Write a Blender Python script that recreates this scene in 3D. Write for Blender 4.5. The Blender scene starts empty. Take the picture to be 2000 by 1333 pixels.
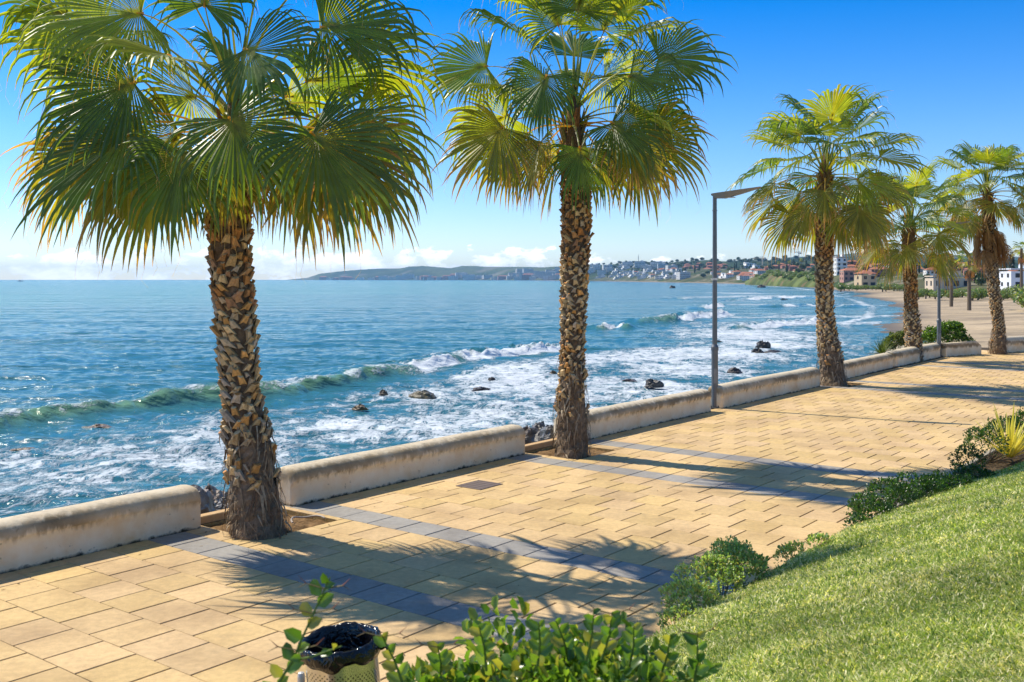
import bpy, math, random
import numpy as np
from mathutils import Vector, Matrix
R_ = math.radians
SC = bpy.context.scene
COL = SC.collection
# ------------------------------------------------------------------ camera, sky, sun, exposure
F = 1976.0; HOR = 546.0; CAMZ = 3.0
cam_d = bpy.data.cameras.new("camera"); cam = bpy.data.objects.new("camera", cam_d); COL.objects.link(cam)
cam.location = (0, 0, CAMZ); cam.rotation_euler = (R_(90), 0, 0)
cam_d.sensor_width = 36.0; cam_d.lens = 36.0 * F / 2000.0
cam_d.shift_y = -(666.5 - HOR) / 2000.0
cam_d.clip_start = 0.05; cam_d.clip_end = 60000
cam_d.dof.use_dof = True; cam_d.dof.focus_distance = 16.0; cam_d.dof.aperture_fstop = 7.1
SC.camera = cam
SUN_EL = R_(49); SUN_H = Vector((-0.85, 0.527, 0)).normalized()
sun_dir = Vector((SUN_H.x * math.cos(SUN_EL), SUN_H.y * math.cos(SUN_EL), math.sin(SUN_EL)))
sl = bpy.data.lights.new("sun", 'SUN'); sl.energy = 4.3; sl.angle = R_(0.5); sl.color = (1.0, 0.92, 0.78)
so = bpy.data.objects.new("sun", sl); COL.objects.link(so); so.rotation_euler = sun_dir.to_track_quat('Z', 'Y').to_euler()
so.location = (-20, 10, 30)
W = bpy.data.worlds.new("World"); SC.world = W; W.use_nodes = True
SC.view_settings.view_transform = 'Standard'; SC.view_settings.look = 'None'
SC.view_settings.gamma = 1.0; SC.view_settings.exposure = 0.45

class NT:
    """tiny node-tree helper"""
    def __init__(s, tree): s.t = tree; s.t.nodes.clear()
    def n(s, typ, **kw):
        nd = s.t.nodes.new(typ)
        for k, v in kw.items():
            if k.startswith('_'): setattr(nd, k[1:], v)
            else:
                key = k.replace('__', ' ')
                nd.inputs[int(key[1:]) if key[0] == 'i' and key[1:].isdigit() else key].default_value = v
        return nd
    def l(s, a, ao, b, bi): s.t.links.new(a.outputs[ao], b.inputs[bi])
    def math(s, op, a, b=None, clamp=False):
        nd = s.t.nodes.new('ShaderNodeMath'); nd.operation = op; nd.use_clamp = clamp
        for i, x in enumerate((a, b)):
            if x is None: continue
            if isinstance(x, (int, float)): nd.inputs[i].default_value = x
            else: s.t.links.new(x, nd.inputs[i])
        return nd.outputs[0]
    def ramp(s, fac, stops, interp='LINEAR'):
        nd = s.t.nodes.new('ShaderNodeValToRGB'); cr = nd.color_ramp; cr.interpolation = interp
        while len(cr.elements) < len(stops): cr.elements.new(0.5)
        for e, (p, c) in zip(cr.elements, stops):
            e.position = p; e.color = (c, c, c, 1) if isinstance(c, (int, float)) else (*c, 1)
        s.t.links.new(fac, nd.inputs[0]); return nd.outputs[0]
    def mix(s, fac, a, b, typ='MIX'):
        nd = s.t.nodes.new('ShaderNodeMix'); nd.data_type = 'RGBA'; nd.blend_type = typ
        for i, x in ((0, fac), (6, a), (7, b)):
            if isinstance(x, (int, float)): nd.inputs[i].default_value = x
            elif isinstance(x, tuple): nd.inputs[i].default_value = (*x, 1)
            else: s.t.links.new(x, nd.inputs[i])
        return nd.outputs[2]
    def noise(s, vec, scale, detail=4, rough=.55, dist=0.0):
        nd = s.n('ShaderNodeTexNoise', Scale=scale, Detail=detail, Roughness=rough, Distortion=dist)
        if vec is not None: s.t.links.new(vec, nd.inputs['Vector'])
        return nd.outputs[0]
    def mapping(s, vec, scale=(1, 1, 1), rot=(0, 0, 0)):
        nd = s.n('ShaderNodeMapping'); nd.inputs['Scale'].default_value = scale; nd.inputs['Rotation'].default_value = rot
        s.t.links.new(vec, nd.inputs['Vector']); return nd.outputs[0]

# world: Nishita sky + a low band of small cumulus along the horizon
w = NT(W.node_tree)
sky = w.n('ShaderNodeTexSky', _sky_type='NISHITA', _sun_disc=False, _sun_elevation=SUN_EL,
          _sun_rotation=math.atan2(SUN_H.x, SUN_H.y), _altitude=0.0, _air_density=1.0, _dust_density=0.0, _ozone_density=3.2)
tc = w.n('ShaderNodeTexCoord')
sep = w.n('ShaderNodeSeparateXYZ'); w.l(tc, 'Generated', sep, 0)
cz = w.mapping(tc.outputs['Generated'], scale=(1, 1, 1.9))
n1 = w.noise(cz, 30, 8, .6, .12)
n2 = w.noise(w.mapping(tc.outputs['Generated'], scale=(1, 1, 3)), 6.5, 2, .5)
bias = w.ramp(w.math('MULTIPLY', sep.outputs[2], 10.0), [(0.0, .40), (.10, .42), (.2, .36), (.30, .22), (.40, 0.0), (.6, 0.0)])
m = w.math('ADD', w.math('MULTIPLY', w.math('SUBTRACT', n1, .5), 1.7), w.math('MULTIPLY', w.math('SUBTRACT', n2, .5), .8))
m = w.math('ADD', m, w.math('SUBTRACT', bias, .36))
mask = w.math('MULTIPLY', w.math('MULTIPLY', w.ramp(bias, [(.02, 0), (.12, 1)]), w.ramp(m, [(0.02, 0), (.10, .75), (.3, .97)])), .88, True)
csh = w.ramp(w.noise(w.mapping(tc.outputs['Generated'], scale=(1, 1, 1.9)), 30, 4, .6), [(.35, (5.0, 5.6, 6.4)), (.62, (9.0, 9.0, 9.0))])
hsv = w.n('ShaderNodeHueSaturation', Saturation=1.22, Value=1.0)
w.t.links.new(w.mix(1.0, sky.outputs[0], w.ramp(w.math('MULTIPLY', sep.outputs[2], 2.2), [(0, (.70, .73, .86)), (.30, (.60, .69, .88)), (.62, (.40, .57, .84)), (.85, (.60, .62, .74)), (1.0, (.92, .82, .78))]), 'MULTIPLY'), hsv.inputs['Color'])
skc = w.mix(mask, hsv.outputs[0], csh)
bg = w.n('ShaderNodeBackground', Strength=0.15); w.t.links.new(skc, bg.inputs[0])
wo = w.n('ShaderNodeOutputWorld'); w.l(bg, 0, wo, 0)

# ------------------------------------------------------------------ frames of reference
A = Vector((0.6109, 0.7917, 0)); B = Vector((-0.7917, 0.6109, 0))   # along the promenade / across it towards the sea
def UV(u, v, z=0.0): return A * u + B * v + Vector((0, 0, z))
def at(px, py, Y): return Vector(((px - 1000) / F * Y, Y, CAMZ + (HOR - py) / F * Y))
def ground(px, py, z=0.0):
    Y = F * (CAMZ - z) / (py - HOR); return Vector(((px - 1000) / F * Y, Y, z))
SEA = -2.5
rng = random.Random(7)

# ------------------------------------------------------------------ mesh builder
class MB:
    def __init__(s): s.v = []; s.f = []; s.c = []; s.mi = []
    def add(s, vs, fs, col=(1, 1, 1), mi=0):
        o = len(s.v); s.v.extend([tuple(p) for p in vs])
        if len(col) == len(vs) and hasattr(col[0], '__len__'): s.c.extend([(*c[:3], 1) for c in col])
        else: s.c.extend([(*col[:3], 1)] * len(vs))
        for f in fs: s.f.append(tuple(i + o for i in f)); s.mi.append(mi)
    def flat(s, vs, fs, cols, mi=0):
        for f, c in zip(fs, cols): s.add([vs[i] for i in f], [tuple(range(len(f)))], c, mi)
    def box(s, c, size, col=(1, 1, 1), mi=0, ax=None, ay=None, bev=0.0):
        ax = ax or Vector((1, 0, 0)); ay = ay or Vector((0, 1, 0)); az = ax.cross(ay); c = Vector(c)
        hx, hy, hz = [k / 2 for k in size]
        if bev <= 0:
            vs = [c + ax * (hx * i) + ay * (hy * j) + az * (hz * k) for k in (-1, 1) for j in (-1, 1) for i in (-1, 1)]
            s.add(vs, [(0, 2, 3, 1), (4, 5, 7, 6), (0, 1, 5, 4), (2, 6, 7, 3), (0, 4, 6, 2), (1, 3, 7, 5)], col, mi)
        else:
            vs = []
            for k, ins in ((-hz, 0), (hz - bev, 0), (hz, bev)):
                for (i, j) in ((-1, -1), (1, -1), (1, 1), (-1, 1)):
                    vs.append(c + ax * (i * (hx - ins)) + ay * (j * (hy - ins)) + az * k)
            fs = [(3, 2, 1, 0), (8, 9, 10, 11)]
            for b in (0, 4):
                for i in range(4): fs.append((b + i, b + (i + 1) % 4, b + 4 + (i + 1) % 4, b + 4 + i))
            s.add(vs, fs, col, mi)
    def tube(s, pts, rad, n=8, col=(1, 1, 1), caps=True, mi=0, flat=1.0):
        pts = [Vector(p) for p in pts]; rings = []; vs = []
        ref = None
        for i, p in enumerate(pts):
            t = (pts[min(i + 1, len(pts) - 1)] - pts[max(i - 1, 0)]).normalized()
            if ref is None: ref = Vector((0, 0, 1)) if abs(t.z) < .9 else Vector((1, 0, 0))
            sx = t.cross(ref).normalized(); sy = sx.cross(t).normalized(); ref = sy
            r = rad[i] if hasattr(rad, '__len__') else rad
            for k in range(n):
                a = 2 * math.pi * k / n
                vs.append(p + sx * (math.cos(a) * r) + sy * (math.sin(a) * r * flat))
        fs = []
        for i in range(len(pts) - 1):
            for k in range(n):
                k2 = (k + 1) % n; fs.append((i * n + k, i * n + k2, (i + 1) * n + k2, (i + 1) * n + k))
        if caps: fs.append(tuple(range(n))[::-1]); fs.append(tuple((len(pts) - 1) * n + k for k in range(n)))
        cc = col
        if hasattr(col[0], '__len__') and len(col) == len(pts): cc = [c for c in col for _ in range(n)]
        s.add(vs, fs, cc, mi)
    def build(s, name, mats, parent=None, smooth=False, loc=None):
        me = bpy.data.meshes.new(name); vs = s.v
        if loc is not None: vs = [(a - loc[0], b - loc[1], c - loc[2]) for a, b, c in vs]
        me.from_pydata(vs, [], s.f)
        at_ = me.color_attributes.new('Col', 'FLOAT_COLOR', 'POINT')
        if s.c: at_.data.foreach_set('color', np.array(s.c, dtype=np.float32).ravel())
        if not isinstance(mats, (list, tuple)): mats = [mats]
        for m_ in mats: me.materials.append(m_)
        if len(mats) > 1: me.polygons.foreach_set('material_index', s.mi)
        if smooth: me.polygons.foreach_set('use_smooth', [True] * len(me.polygons))
        me.update()
        o = bpy.data.objects.new(name, me); COL.objects.link(o)
        if loc is not None and parent is None: o.location = loc
        if parent is not None: o.parent = parent
        return o
def npmesh(name, V, Fq, mat, C=None, smooth=False, parent=None, tris=None):
    """fast mesh from numpy arrays: V (n,3), Fq (m,4) quads, optional tris (k,3)"""
    me = bpy.data.meshes.new(name); V = np.asarray(V, np.float32)
    me.vertices.add(len(V)); me.vertices.foreach_set('co', V.ravel())
    idx = []; st = []; tot = []
    nq = 0 if Fq is None else len(Fq)
    if nq: idx.append(np.asarray(Fq, np.int32).ravel()); st.append(np.arange(nq) * 4); tot.append(np.full(nq, 4))
    if tris is not None and len(tris):
        base = nq * 4; idx.append(np.asarray(tris, np.int32).ravel()); st.append(base + np.arange(len(tris)) * 3); tot.append(np.full(len(tris), 3))
    idx = np.concatenate(idx); st = np.concatenate(st).astype(np.int32); tot = np.concatenate(tot).astype(np.int32)
    me.loops.add(len(idx)); me.loops.foreach_set('vertex_index', idx)
    me.polygons.add(len(st)); me.polygons.foreach_set('loop_start', st); me.polygons.foreach_set('loop_total', tot)
    if smooth: me.polygons.foreach_set('use_smooth', np.ones(len(st), bool))
    me.update(calc_edges=True)
    if C is not None:
        a = me.color_attributes.new('Col', 'FLOAT_COLOR', 'POINT')
        C = np.asarray(C, np.float32)
        if C.shape[1] == 3: C = np.concatenate([C, np.ones((len(C), 1), np.float32)], 1)
        a.data.foreach_set('color', C.ravel())
    me.materials.append(mat)
    o = bpy.data.objects.new(name, me); COL.objects.link(o)
    if parent is not None: o.parent = parent
    return o
def tag(o, label=None, cat=None, group=None, kind=None):
    if label: o['label'] = label
    if cat: o['category'] = cat
    if group: o['group'] = group
    if kind: o['kind'] = kind
    return o
def thing(name, loc, label, cat, group=None):
    o = bpy.data.objects.new(name, None); COL.objects.link(o); o.location = loc; o.empty_display_size = .3
    return tag(o, label, cat, group)
def part(mb, name, mats, parent, root_loc, smooth=False):
    """a part's mesh, written in world coordinates, stored relative to its thing's origin"""
    return mb.build(name, mats, parent, smooth, loc=tuple(root_loc))

# numpy value noise, 2-d
def vnoise(x, y, seed=0):
    xi = np.floor(x).astype(np.int64); yi = np.floor(y).astype(np.int64); xf = x - xi; yf = y - yi
    def h(a, b):
        n = (a * 374761393 + b * 668265263 + seed * 974711) & 0x7fffffff
        n = ((n ^ (n >> 13)) * 1274126177) & 0x7fffffff
        return ((n ^ (n >> 16)) & 0xffff) / 65535.0
    u = xf * xf * (3 - 2 * xf); v = yf * yf * (3 - 2 * yf)
    return (h(xi, yi) * (1 - u) + h(xi + 1, yi) * u) * (1 - v) + (h(xi, yi + 1) * (1 - u) + h(xi + 1, yi + 1) * u) * v
def fbm(x, y, oct=4, seed=0):
    s = 0; a = .5; t = 0
    for i in range(oct):
        s = s + a * vnoise(x * 2 ** i, y * 2 ** i, seed + i * 17); t += a; a *= .5
    return s / t

# ------------------------------------------------------------------ materials
def mat_base(name):
    m_ = bpy.data.materials.new(name); m_.use_nodes = True; return m_, NT(m_.node_tree)
def vmat(name, rough=.7, spec=.3, var=.25, vscale=8, bump=0.0, bscale=30, metal=0.0, transl=0.0, tcol=(1, 1, 1), tgain=1.6, dark=None):
    """object material: colour from the mesh's own colour attribute, broken up with noise"""
    m_, t = mat_base(name)
    at_ = t.n('ShaderNodeAttribute', _attribute_name='Col'); geo = t.n('ShaderNodeNewGeometry')
    nz = t.noise(geo.outputs['Position'], vscale, 5, .6)
    k = t.ramp(nz, [(.25, 1 - var), (.75, 1 + var)])
    c = t.mix(1.0, at_.outputs[0], k, 'MULTIPLY')
    p = t.n('ShaderNodeBsdfPrincipled', Roughness=rough, Metallic=metal); p.inputs['Specular IOR Level'].default_value = spec
    t.t.links.new(c, p.inputs['Base Color'])
    if bump > 0:
        b = t.n('ShaderNodeBump', Strength=1.0, Distance=bump); t.t.links.new(t.noise(geo.outputs['Position'], bscale, 6, .65), b.inputs['Height'])
        t.l(b, 0, p, 'Normal')
    out = t.n('ShaderNodeOutputMaterial')
    if transl > 0:
        tr = t.n('ShaderNodeBsdfTranslucent'); tcn = t.mix(1.0, c, tuple(x * tgain for x in tcol), 'MULTIPLY')
        t.t.links.new(tcn, tr.inputs[0])
        ms = t.n('ShaderNodeMixShader', i0=transl); t.l(p, 0, ms, 1); t.l(tr, 0, ms, 2); t.l(ms, 0, out, 0)
    else: t.l(p, 0, out, 0)
    return m_
M = {}
M['frond'] = vmat('palm_leaf', .40, .55, .22, 5, transl=.43, tcol=(1.75, 1.40, .35), tgain=2.2)
M['dryfrond'] = vmat('dry_palm_leaf', .7, .2, .3, 6, transl=.25, tcol=(1.2, 1.0, .7), tgain=1.5)
M['bark'] = vmat('palm_bark', .85, .15, .38, 22, bump=.012, bscale=60)
M['boot'] = vmat('leaf_stub', .8, .2, .4, 26, bump=.008, bscale=70)
M['leaf'] = vmat('shrub_leaf', .3, .6, .2, 12, transl=.35, tcol=(1.4, 1.5, .4), tgain=1.8)
M['stem'] = vmat('stem', .6, .3, .2, 20)
M['agave'] = vmat('agave_leaf', .4, .4, .12, 10, transl=.3, tcol=(1.1, 1.0, .6), tgain=1.4)
M['grass'] = vmat('grass_blade', .5, .35, .25, 1.3, transl=.4, tcol=(1.35, 1.3, .5), tgain=1.5)
M['soil'] = vmat('soil', .95, .1, .45, 14, bump=.04, bscale=18)
M['rock'] = vmat('wet_rock', .35, .5, .5, 3, bump=.12, bscale=3)
M['hillgreen'] = vmat('hill_cover', .9, .1, .45, .02)
M['paint'] = vmat('building_paint', .8, .2, .1, .3)
M['steel'] = vmat('galvanised_steel', .45, .5, .12, 9, metal=.5)
M['plain'] = vmat('plain_coat', .6, .3, .12, 6)

# paving slab material: sandy exposed-aggregate concrete
def mk_slab():
    m_, t = mat_base('paving_slab'); at_ = t.n('ShaderNodeAttribute', _attribute_name='Col'); geo = t.n('ShaderNodeNewGeometry'); P = geo.outputs['Position']
    fine = t.noise(P, 160, 3, .7); mid = t.noise(P, 14, 4, .6); big = t.noise(P, .9, 4, .55)
    c = t.mix(1.0, at_.outputs[0], t.ramp(fine, [(.3, .78), (.7, 1.18)]), 'MULTIPLY')
    c = t.mix(1.0, c, t.ramp(mid, [(.3, .86), (.7, 1.08)]), 'MULTIPLY')
    c = t.mix(1.0, c, t.ramp(big, [(.35, (.78, .76, .76)), (.55, (1.0, 1.0, 1.0))]), 'MULTIPLY')
    # old spots and scuffs
    vo = t.n('ShaderNodeTexVoronoi', Scale=1.7, Randomness=1.0); t.l(geo, 'Position', vo, 'Vector')
    d = t.math('ADD', vo.outputs['Distance'], t.math('MULTIPLY', t.math('SUBTRACT', t.noise(P, 22, 3), .5), .12))
    spot = t.ramp(d, [(.018, .62), (.045, 0)])
    gate = t.ramp(t.noise(P, .8, 2), [(.42, 0), (.5, 1)])
    c = t.mix(t.math('MULTIPLY', spot, gate), c, (.10, .085, .07))
    v2 = t.n('ShaderNodeTexVoronoi', Scale=6.0, Randomness=1.0); t.l(geo, 'Position', v2, 'Vector')
    c = t.mix(t.math('MULTIPLY', t.ramp(v2.outputs['Distance'], [(.045, .5), (.09, 0)]), t.ramp(t.noise(P, 2.3, 3), [(.5, 0), (.6, 1)])), c, (.16, .12, .09))
    c = t.mix(t.ramp(t.noise(P, 3.2, 6, .7), [(.55, 0), (.75, .35)]), c, (.36, .27, .16))
    p = t.n('ShaderNodeBsdfPrincipled', Roughness=.82); p.inputs['Specular IOR Level'].default_value = .25
    t.t.links.new(c, p.inputs['Base Color'])
    b = t.n('ShaderNodeBump', Strength=.7, Distance=.0035); t.t.links.new(t.noise(P, 170, 3, .7), b.inputs['Height']); t.l(b, 0, p, 'Normal')
    o = t.n('ShaderNodeOutputMaterial'); t.l(p, 0, o, 0); return m_
M['slab'] = mk_slab()

# painted render of the low wall: cream face, mossy grey cap, dirt along the foot
def mk_wall():
    m_, t = mat_base('weathered_render'); geo = t.n('ShaderNodeNewGeometry'); P = geo.outputs['Position']
    sp = t.n('ShaderNodeSeparateXYZ'); t.l(geo, 'Position', sp, 0); z = sp.outputs[2]
    big = t.noise(P, 1.5, 5, .65); fine = t.noise(P, 28, 5, .7)
    streak = t.noise(t.mapping(P, scale=(1, 1, .16)), 9, 5, .6)
    base = t.mix(t.ramp(big, [(.35, 0), (.65, 1)]), (.88, .76, .56), (.78, .57, .33))
    base = t.mix(t.ramp(t.noise(P, 5, 4, .6), [(.45, 0), (.7, .6)]), base, (.88, .78, .60))
    zz = t.math('ADD', z, t.math('MULTIPLY', t.math('SUBTRACT', streak, .5), .34))
    cap = t.math('MULTIPLY', t.ramp(zz, [(.30, 0), (.37, 1)]), t.ramp(zz, [(.455, 1), (.52, .15)]))
    capc = t.mix(fine, (.10, .07, .035), (.34, .25, .14))
    c = t.mix(t.math('MULTIPLY', cap, t.ramp(t.noise(P, 1.1, 3, .5), [(.35, .45), (.55, .92)])), base, capc)
    topc = t.ramp(z, [(.46, 0), (.5, 1)])
    c = t.mix(t.math('MULTIPLY', topc, .7), c, t.mix(fine, (.44, .37, .27), (.72, .63, .48)))
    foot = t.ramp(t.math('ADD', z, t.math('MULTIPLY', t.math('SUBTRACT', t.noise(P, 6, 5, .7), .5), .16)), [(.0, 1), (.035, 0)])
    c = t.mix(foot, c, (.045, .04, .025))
    lic = t.ramp(t.noise(P, 11, 6, .7), [(.62, 0), (.68, .55)])
    c = t.mix(lic, c, (.17, .14, .08))
    crack = t.n('ShaderNodeTexVoronoi', Scale=.9, _feature='DISTANCE_TO_EDGE'); t.t.links.new(t.mapping(P, scale=(1, 1, 1.3)), crack.inputs['Vector'])
    p = t.n('ShaderNodeBsdfPrincipled', Roughness=.85); p.inputs['Specular IOR Level'].default_value = .2
    t.t.links.new(c, p.inputs['Base Color'])
    b = t.n('ShaderNodeBump', Strength=.6, Distance=.012); t.t.links.new(t.noise(P, 18, 8, .65), b.inputs['Height']); t.l(b, 0, p, 'Normal')
    o = t.n('ShaderNodeOutputMaterial'); t.l(p, 0, o, 0); return m_
M['wall'] = mk_wall()

# sea: Col.r = foam amount, Col.g = green lift of thin wave faces, Col.b = shallowness / seaweed
def mk_sea():
    m_, t = mat_base('sea_water'); geo = t.n('ShaderNodeNewGeometry'); P = geo.outputs['Position']
    at_ = t.n('ShaderNodeAttribute', _attribute_name='Col'); sp = t.n('ShaderNodeSeparateColor'); t.l(at_, 0, sp, 0)
    foam, green, shal = sp.outputs[0], sp.outputs[1], sp.outputs[2]
    rot = t.mapping(P, rot=(0, 0, R_(-25)), scale=(1.0, .62, 1.0))
    big = t.noise(t.mapping(P, scale=(.5, 1.4, 1)), .012, 4, .6)
    deep = t.mix(t.ramp(big, [(.35, 0), (.65, 1)]), (.012, .165, .16), (.022, .235, .21))
    deep = t.mix(shal, deep, (.035, .14, .19))
    c = t.mix(green, deep, (.16, .30, .15))
    # lacy foam: warped ridged noise thresholded by the foam amount
    wv = t.n('ShaderNodeTexNoise', Scale=.5, Detail=3.0); t.t.links.new(rot, wv.inputs['Vector'])
    add = t.n('ShaderNodeVectorMath', _operation='MULTIPLY_ADD'); t.l(wv, 'Color', add, 0); add.inputs[1].default_value = (1.6, 1.6, 0); t.t.links.new(rot, add.inputs[2])
    def ridge(scale):
        n_ = t.noise(add.outputs[0], scale, 4, .62)
        return t.math('SUBTRACT', 1.0, t.math('MULTIPLY', t.math('ABSOLUTE', t.math('SUBTRACT', n_, .5)), 5.0))
    lace = t.math('MAXIMUM', ridge(1.6), t.math('MULTIPLY', ridge(4.6), .95))
    lace = t.math('ADD', lace, t.math('MULTIPLY', t.math('SUBTRACT', t.noise(add.outputs[0], 1.0, 6, .7), .5), 2.6))
    th = t.math('SUBTRACT', 1.45, t.math('MULTIPLY', foam, 1.75))
    fm = t.ramp(t.math('SUBTRACT', lace, th), [(0.0, 0), (.35, .7), (.8, 1)])
    fm = t.math('MULTIPLY', fm, t.ramp(foam, [(.0, 0), (.08, 1)]))
    fcol = t.mix(t.noise(P, 5, 3), (.52, .59, .64), (.80, .82, .84))
    c2 = t.mix(fm, c, fcol)
    p = t.n('ShaderNodeBsdfPrincipled', IOR=1.33); t.t.links.new(c2, p.inputs['Base Color'])
    t.t.links.new(t.ramp(fm, [(0, .12), (1, .85)]), p.inputs['Roughness'])
    p.inputs['Specular IOR Level'].default_value = .16
    # ripples
    h1 = t.noise(t.mapping(P, rot=(0, 0, R_(-20)), scale=(.5, 1.0, 1)), 1.6, 5, .6)
    h2 = t.noise(t.mapping(P, rot=(0, 0, R_(10)), scale=(.35, 1.0, 1)), .35, 4, .6)
    h3 = t.noise(t.mapping(P, rot=(0, 0, R_(-5)), scale=(.3, 1.0, 1)), .07, 4, .6)
    h = t.math('ADD', t.math('ADD', t.math('MULTIPLY', h1, .16), t.math('MULTIPLY', h2, .75)), t.math('MULTIPLY', h3, 2.4))
    h = t.math('ADD', h, t.math('MULTIPLY', fm, .05))
    b = t.n('ShaderNodeBump', Strength=1.0, Distance=1.3); t.t.links.new(h, b.inputs['Height']); t.l(b, 0, p, 'Normal')
    o = t.n('ShaderNodeOutputMaterial'); t.l(p, 0, o, 0); return m_
M['sea'] = mk_sea()
def mk_sand():
    m_, t = mat_base('beach_sand'); geo = t.n('ShaderNodeNewGeometry'); P = geo.outputs['Position']
    at_ = t.n('ShaderNodeAttribute', _attribute_name='Col')
    a = t.noise(t.mapping(P, scale=(.35, 1, 1)), .13, 6, .65); b_ = t.noise(P, 1.8, 5, .7); d_ = t.noise(t.mapping(P, scale=(.35, 1, 1)), .35, 5, .7)
    c = t.mix(1.0, at_.outputs[0], t.ramp(a, [(.38, .68), (.6, 1.1)]), 'MULTIPLY')
    c = t.mix(1.0, c, t.ramp(b_, [(.3, .82), (.7, 1.12)]), 'MULTIPLY')
    c = t.mix(t.ramp(d_, [(.52, 0), (.60, .6)]), c, (.13, .095, .065))
    p = t.n('ShaderNodeBsdfPrincipled', Roughness=.9); t.t.links.new(c, p.inputs['Base Color'])
    bb = t.n('ShaderNodeBump', Strength=.6, Distance=.12); t.t.links.new(t.noise(P, 1.2, 6, .7), bb.inputs['Height']); t.l(bb, 0, p, 'Normal')
    o = t.n('ShaderNodeOutputMaterial'); t.l(p, 0, o, 0); return m_
M['sand'] = mk_sand()

# ------------------------------------------------------------------ THE SETTING: sea
SHORE = [(4, 24), (14, 40), (30, 80), (39.9, 106.5), (45.4, 125), (56.5, 147), (77, 201), (104, 294), (110, 329), (137, 388),
         (158, 494), (190, 639), (272, 1144), (270, 1672), (243, 3105), (60, 5600), (-500, 7400), (-1650, 8300)]
def seg_dist(X, Y, poly):
    d = np.full(X.shape, 1e9)
    for (x0, y0), (x1, y1) in zip(poly[:-1], poly[1:]):
        dx, dy = x1 - x0, y1 - y0; t = np.clip(((X - x0) * dx + (Y - y0) * dy) / (dx * dx + dy * dy), 0, 1)
        d = np.minimum(d, np.hypot(X - x0 - t * dx, Y - y0 - t * dy))
    return d
def shore_x(Y): return np.interp(Y, [p[1] for p in SHORE], [p[0] for p in SHORE])
def sstep(a, b, x):
    t = np.clip((x - a) / (b - a), 0, 1); return t * t * (3 - 2 * t)
# breaking waves: crest polylines in metres (from the photograph), height, foam parameters
def seapt(px, py):
    Y = F * (CAMZ - SEA) / (py - HOR); return ((px - 1000) / F * Y, Y)
WAVES = [ # (crest points as pixel pairs, height, width, foam profile along the crest 0..1)
    ([(-260, 872), (-60, 850), (100, 818), (250, 800), (400, 785), (520, 768), (650, 745), (780, 727), (900, 704), (1010, 690), (1085, 683), (1150, 679)], .55, 2.2,
     [(0, .1), (.30, .05), (.50, 0), (.56, .55), (.62, 1), (.66, .25), (.71, .9), (.8, 1), (.93, 1), (.96, .3), (1, .5)]),
    ([(1240, 634), (1290, 630), (1340, 625), (1390, 619), (1415, 616)], .8, 3.0, [(0, 0), (.25, .2), (.4, 1), (.95, 1), (1, .2)]),
    ([(1165, 646), (1190, 643), (1215, 643), (1225, 645)], .6, 1.6, [(0, 0), (.3, 1), (.8, 1), (1, 0)]),
    ([(1440, 645), (1500, 641), (1560, 634), (1610, 628)], .55, 2.4, [(0, .3), (.2, 1), (.9, 1), (1, .4)]),
    ([(1430, 588), (1500, 583), (1560, 581), (1640, 583)], .6, 5.0, [(0, .2), (.3, 1), (.8, 1), (1, .4)]),
    ([(1260, 586), (1330, 585), (1345, 583)], .5, 3.5, [(0, .2), (.7, .5), (1, 1)]),
    ([(1500, 600), (1550, 598), (1600, 597), (1660, 600)], .5, 4, [(0, .2), (.3, .8), (.8, 1), (1, .2)]),
    ([(1360, 604), (1400, 597), (1420, 596)], .5, 3, [(0, .4), (.6, 1), (1, .2)]),
]
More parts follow.
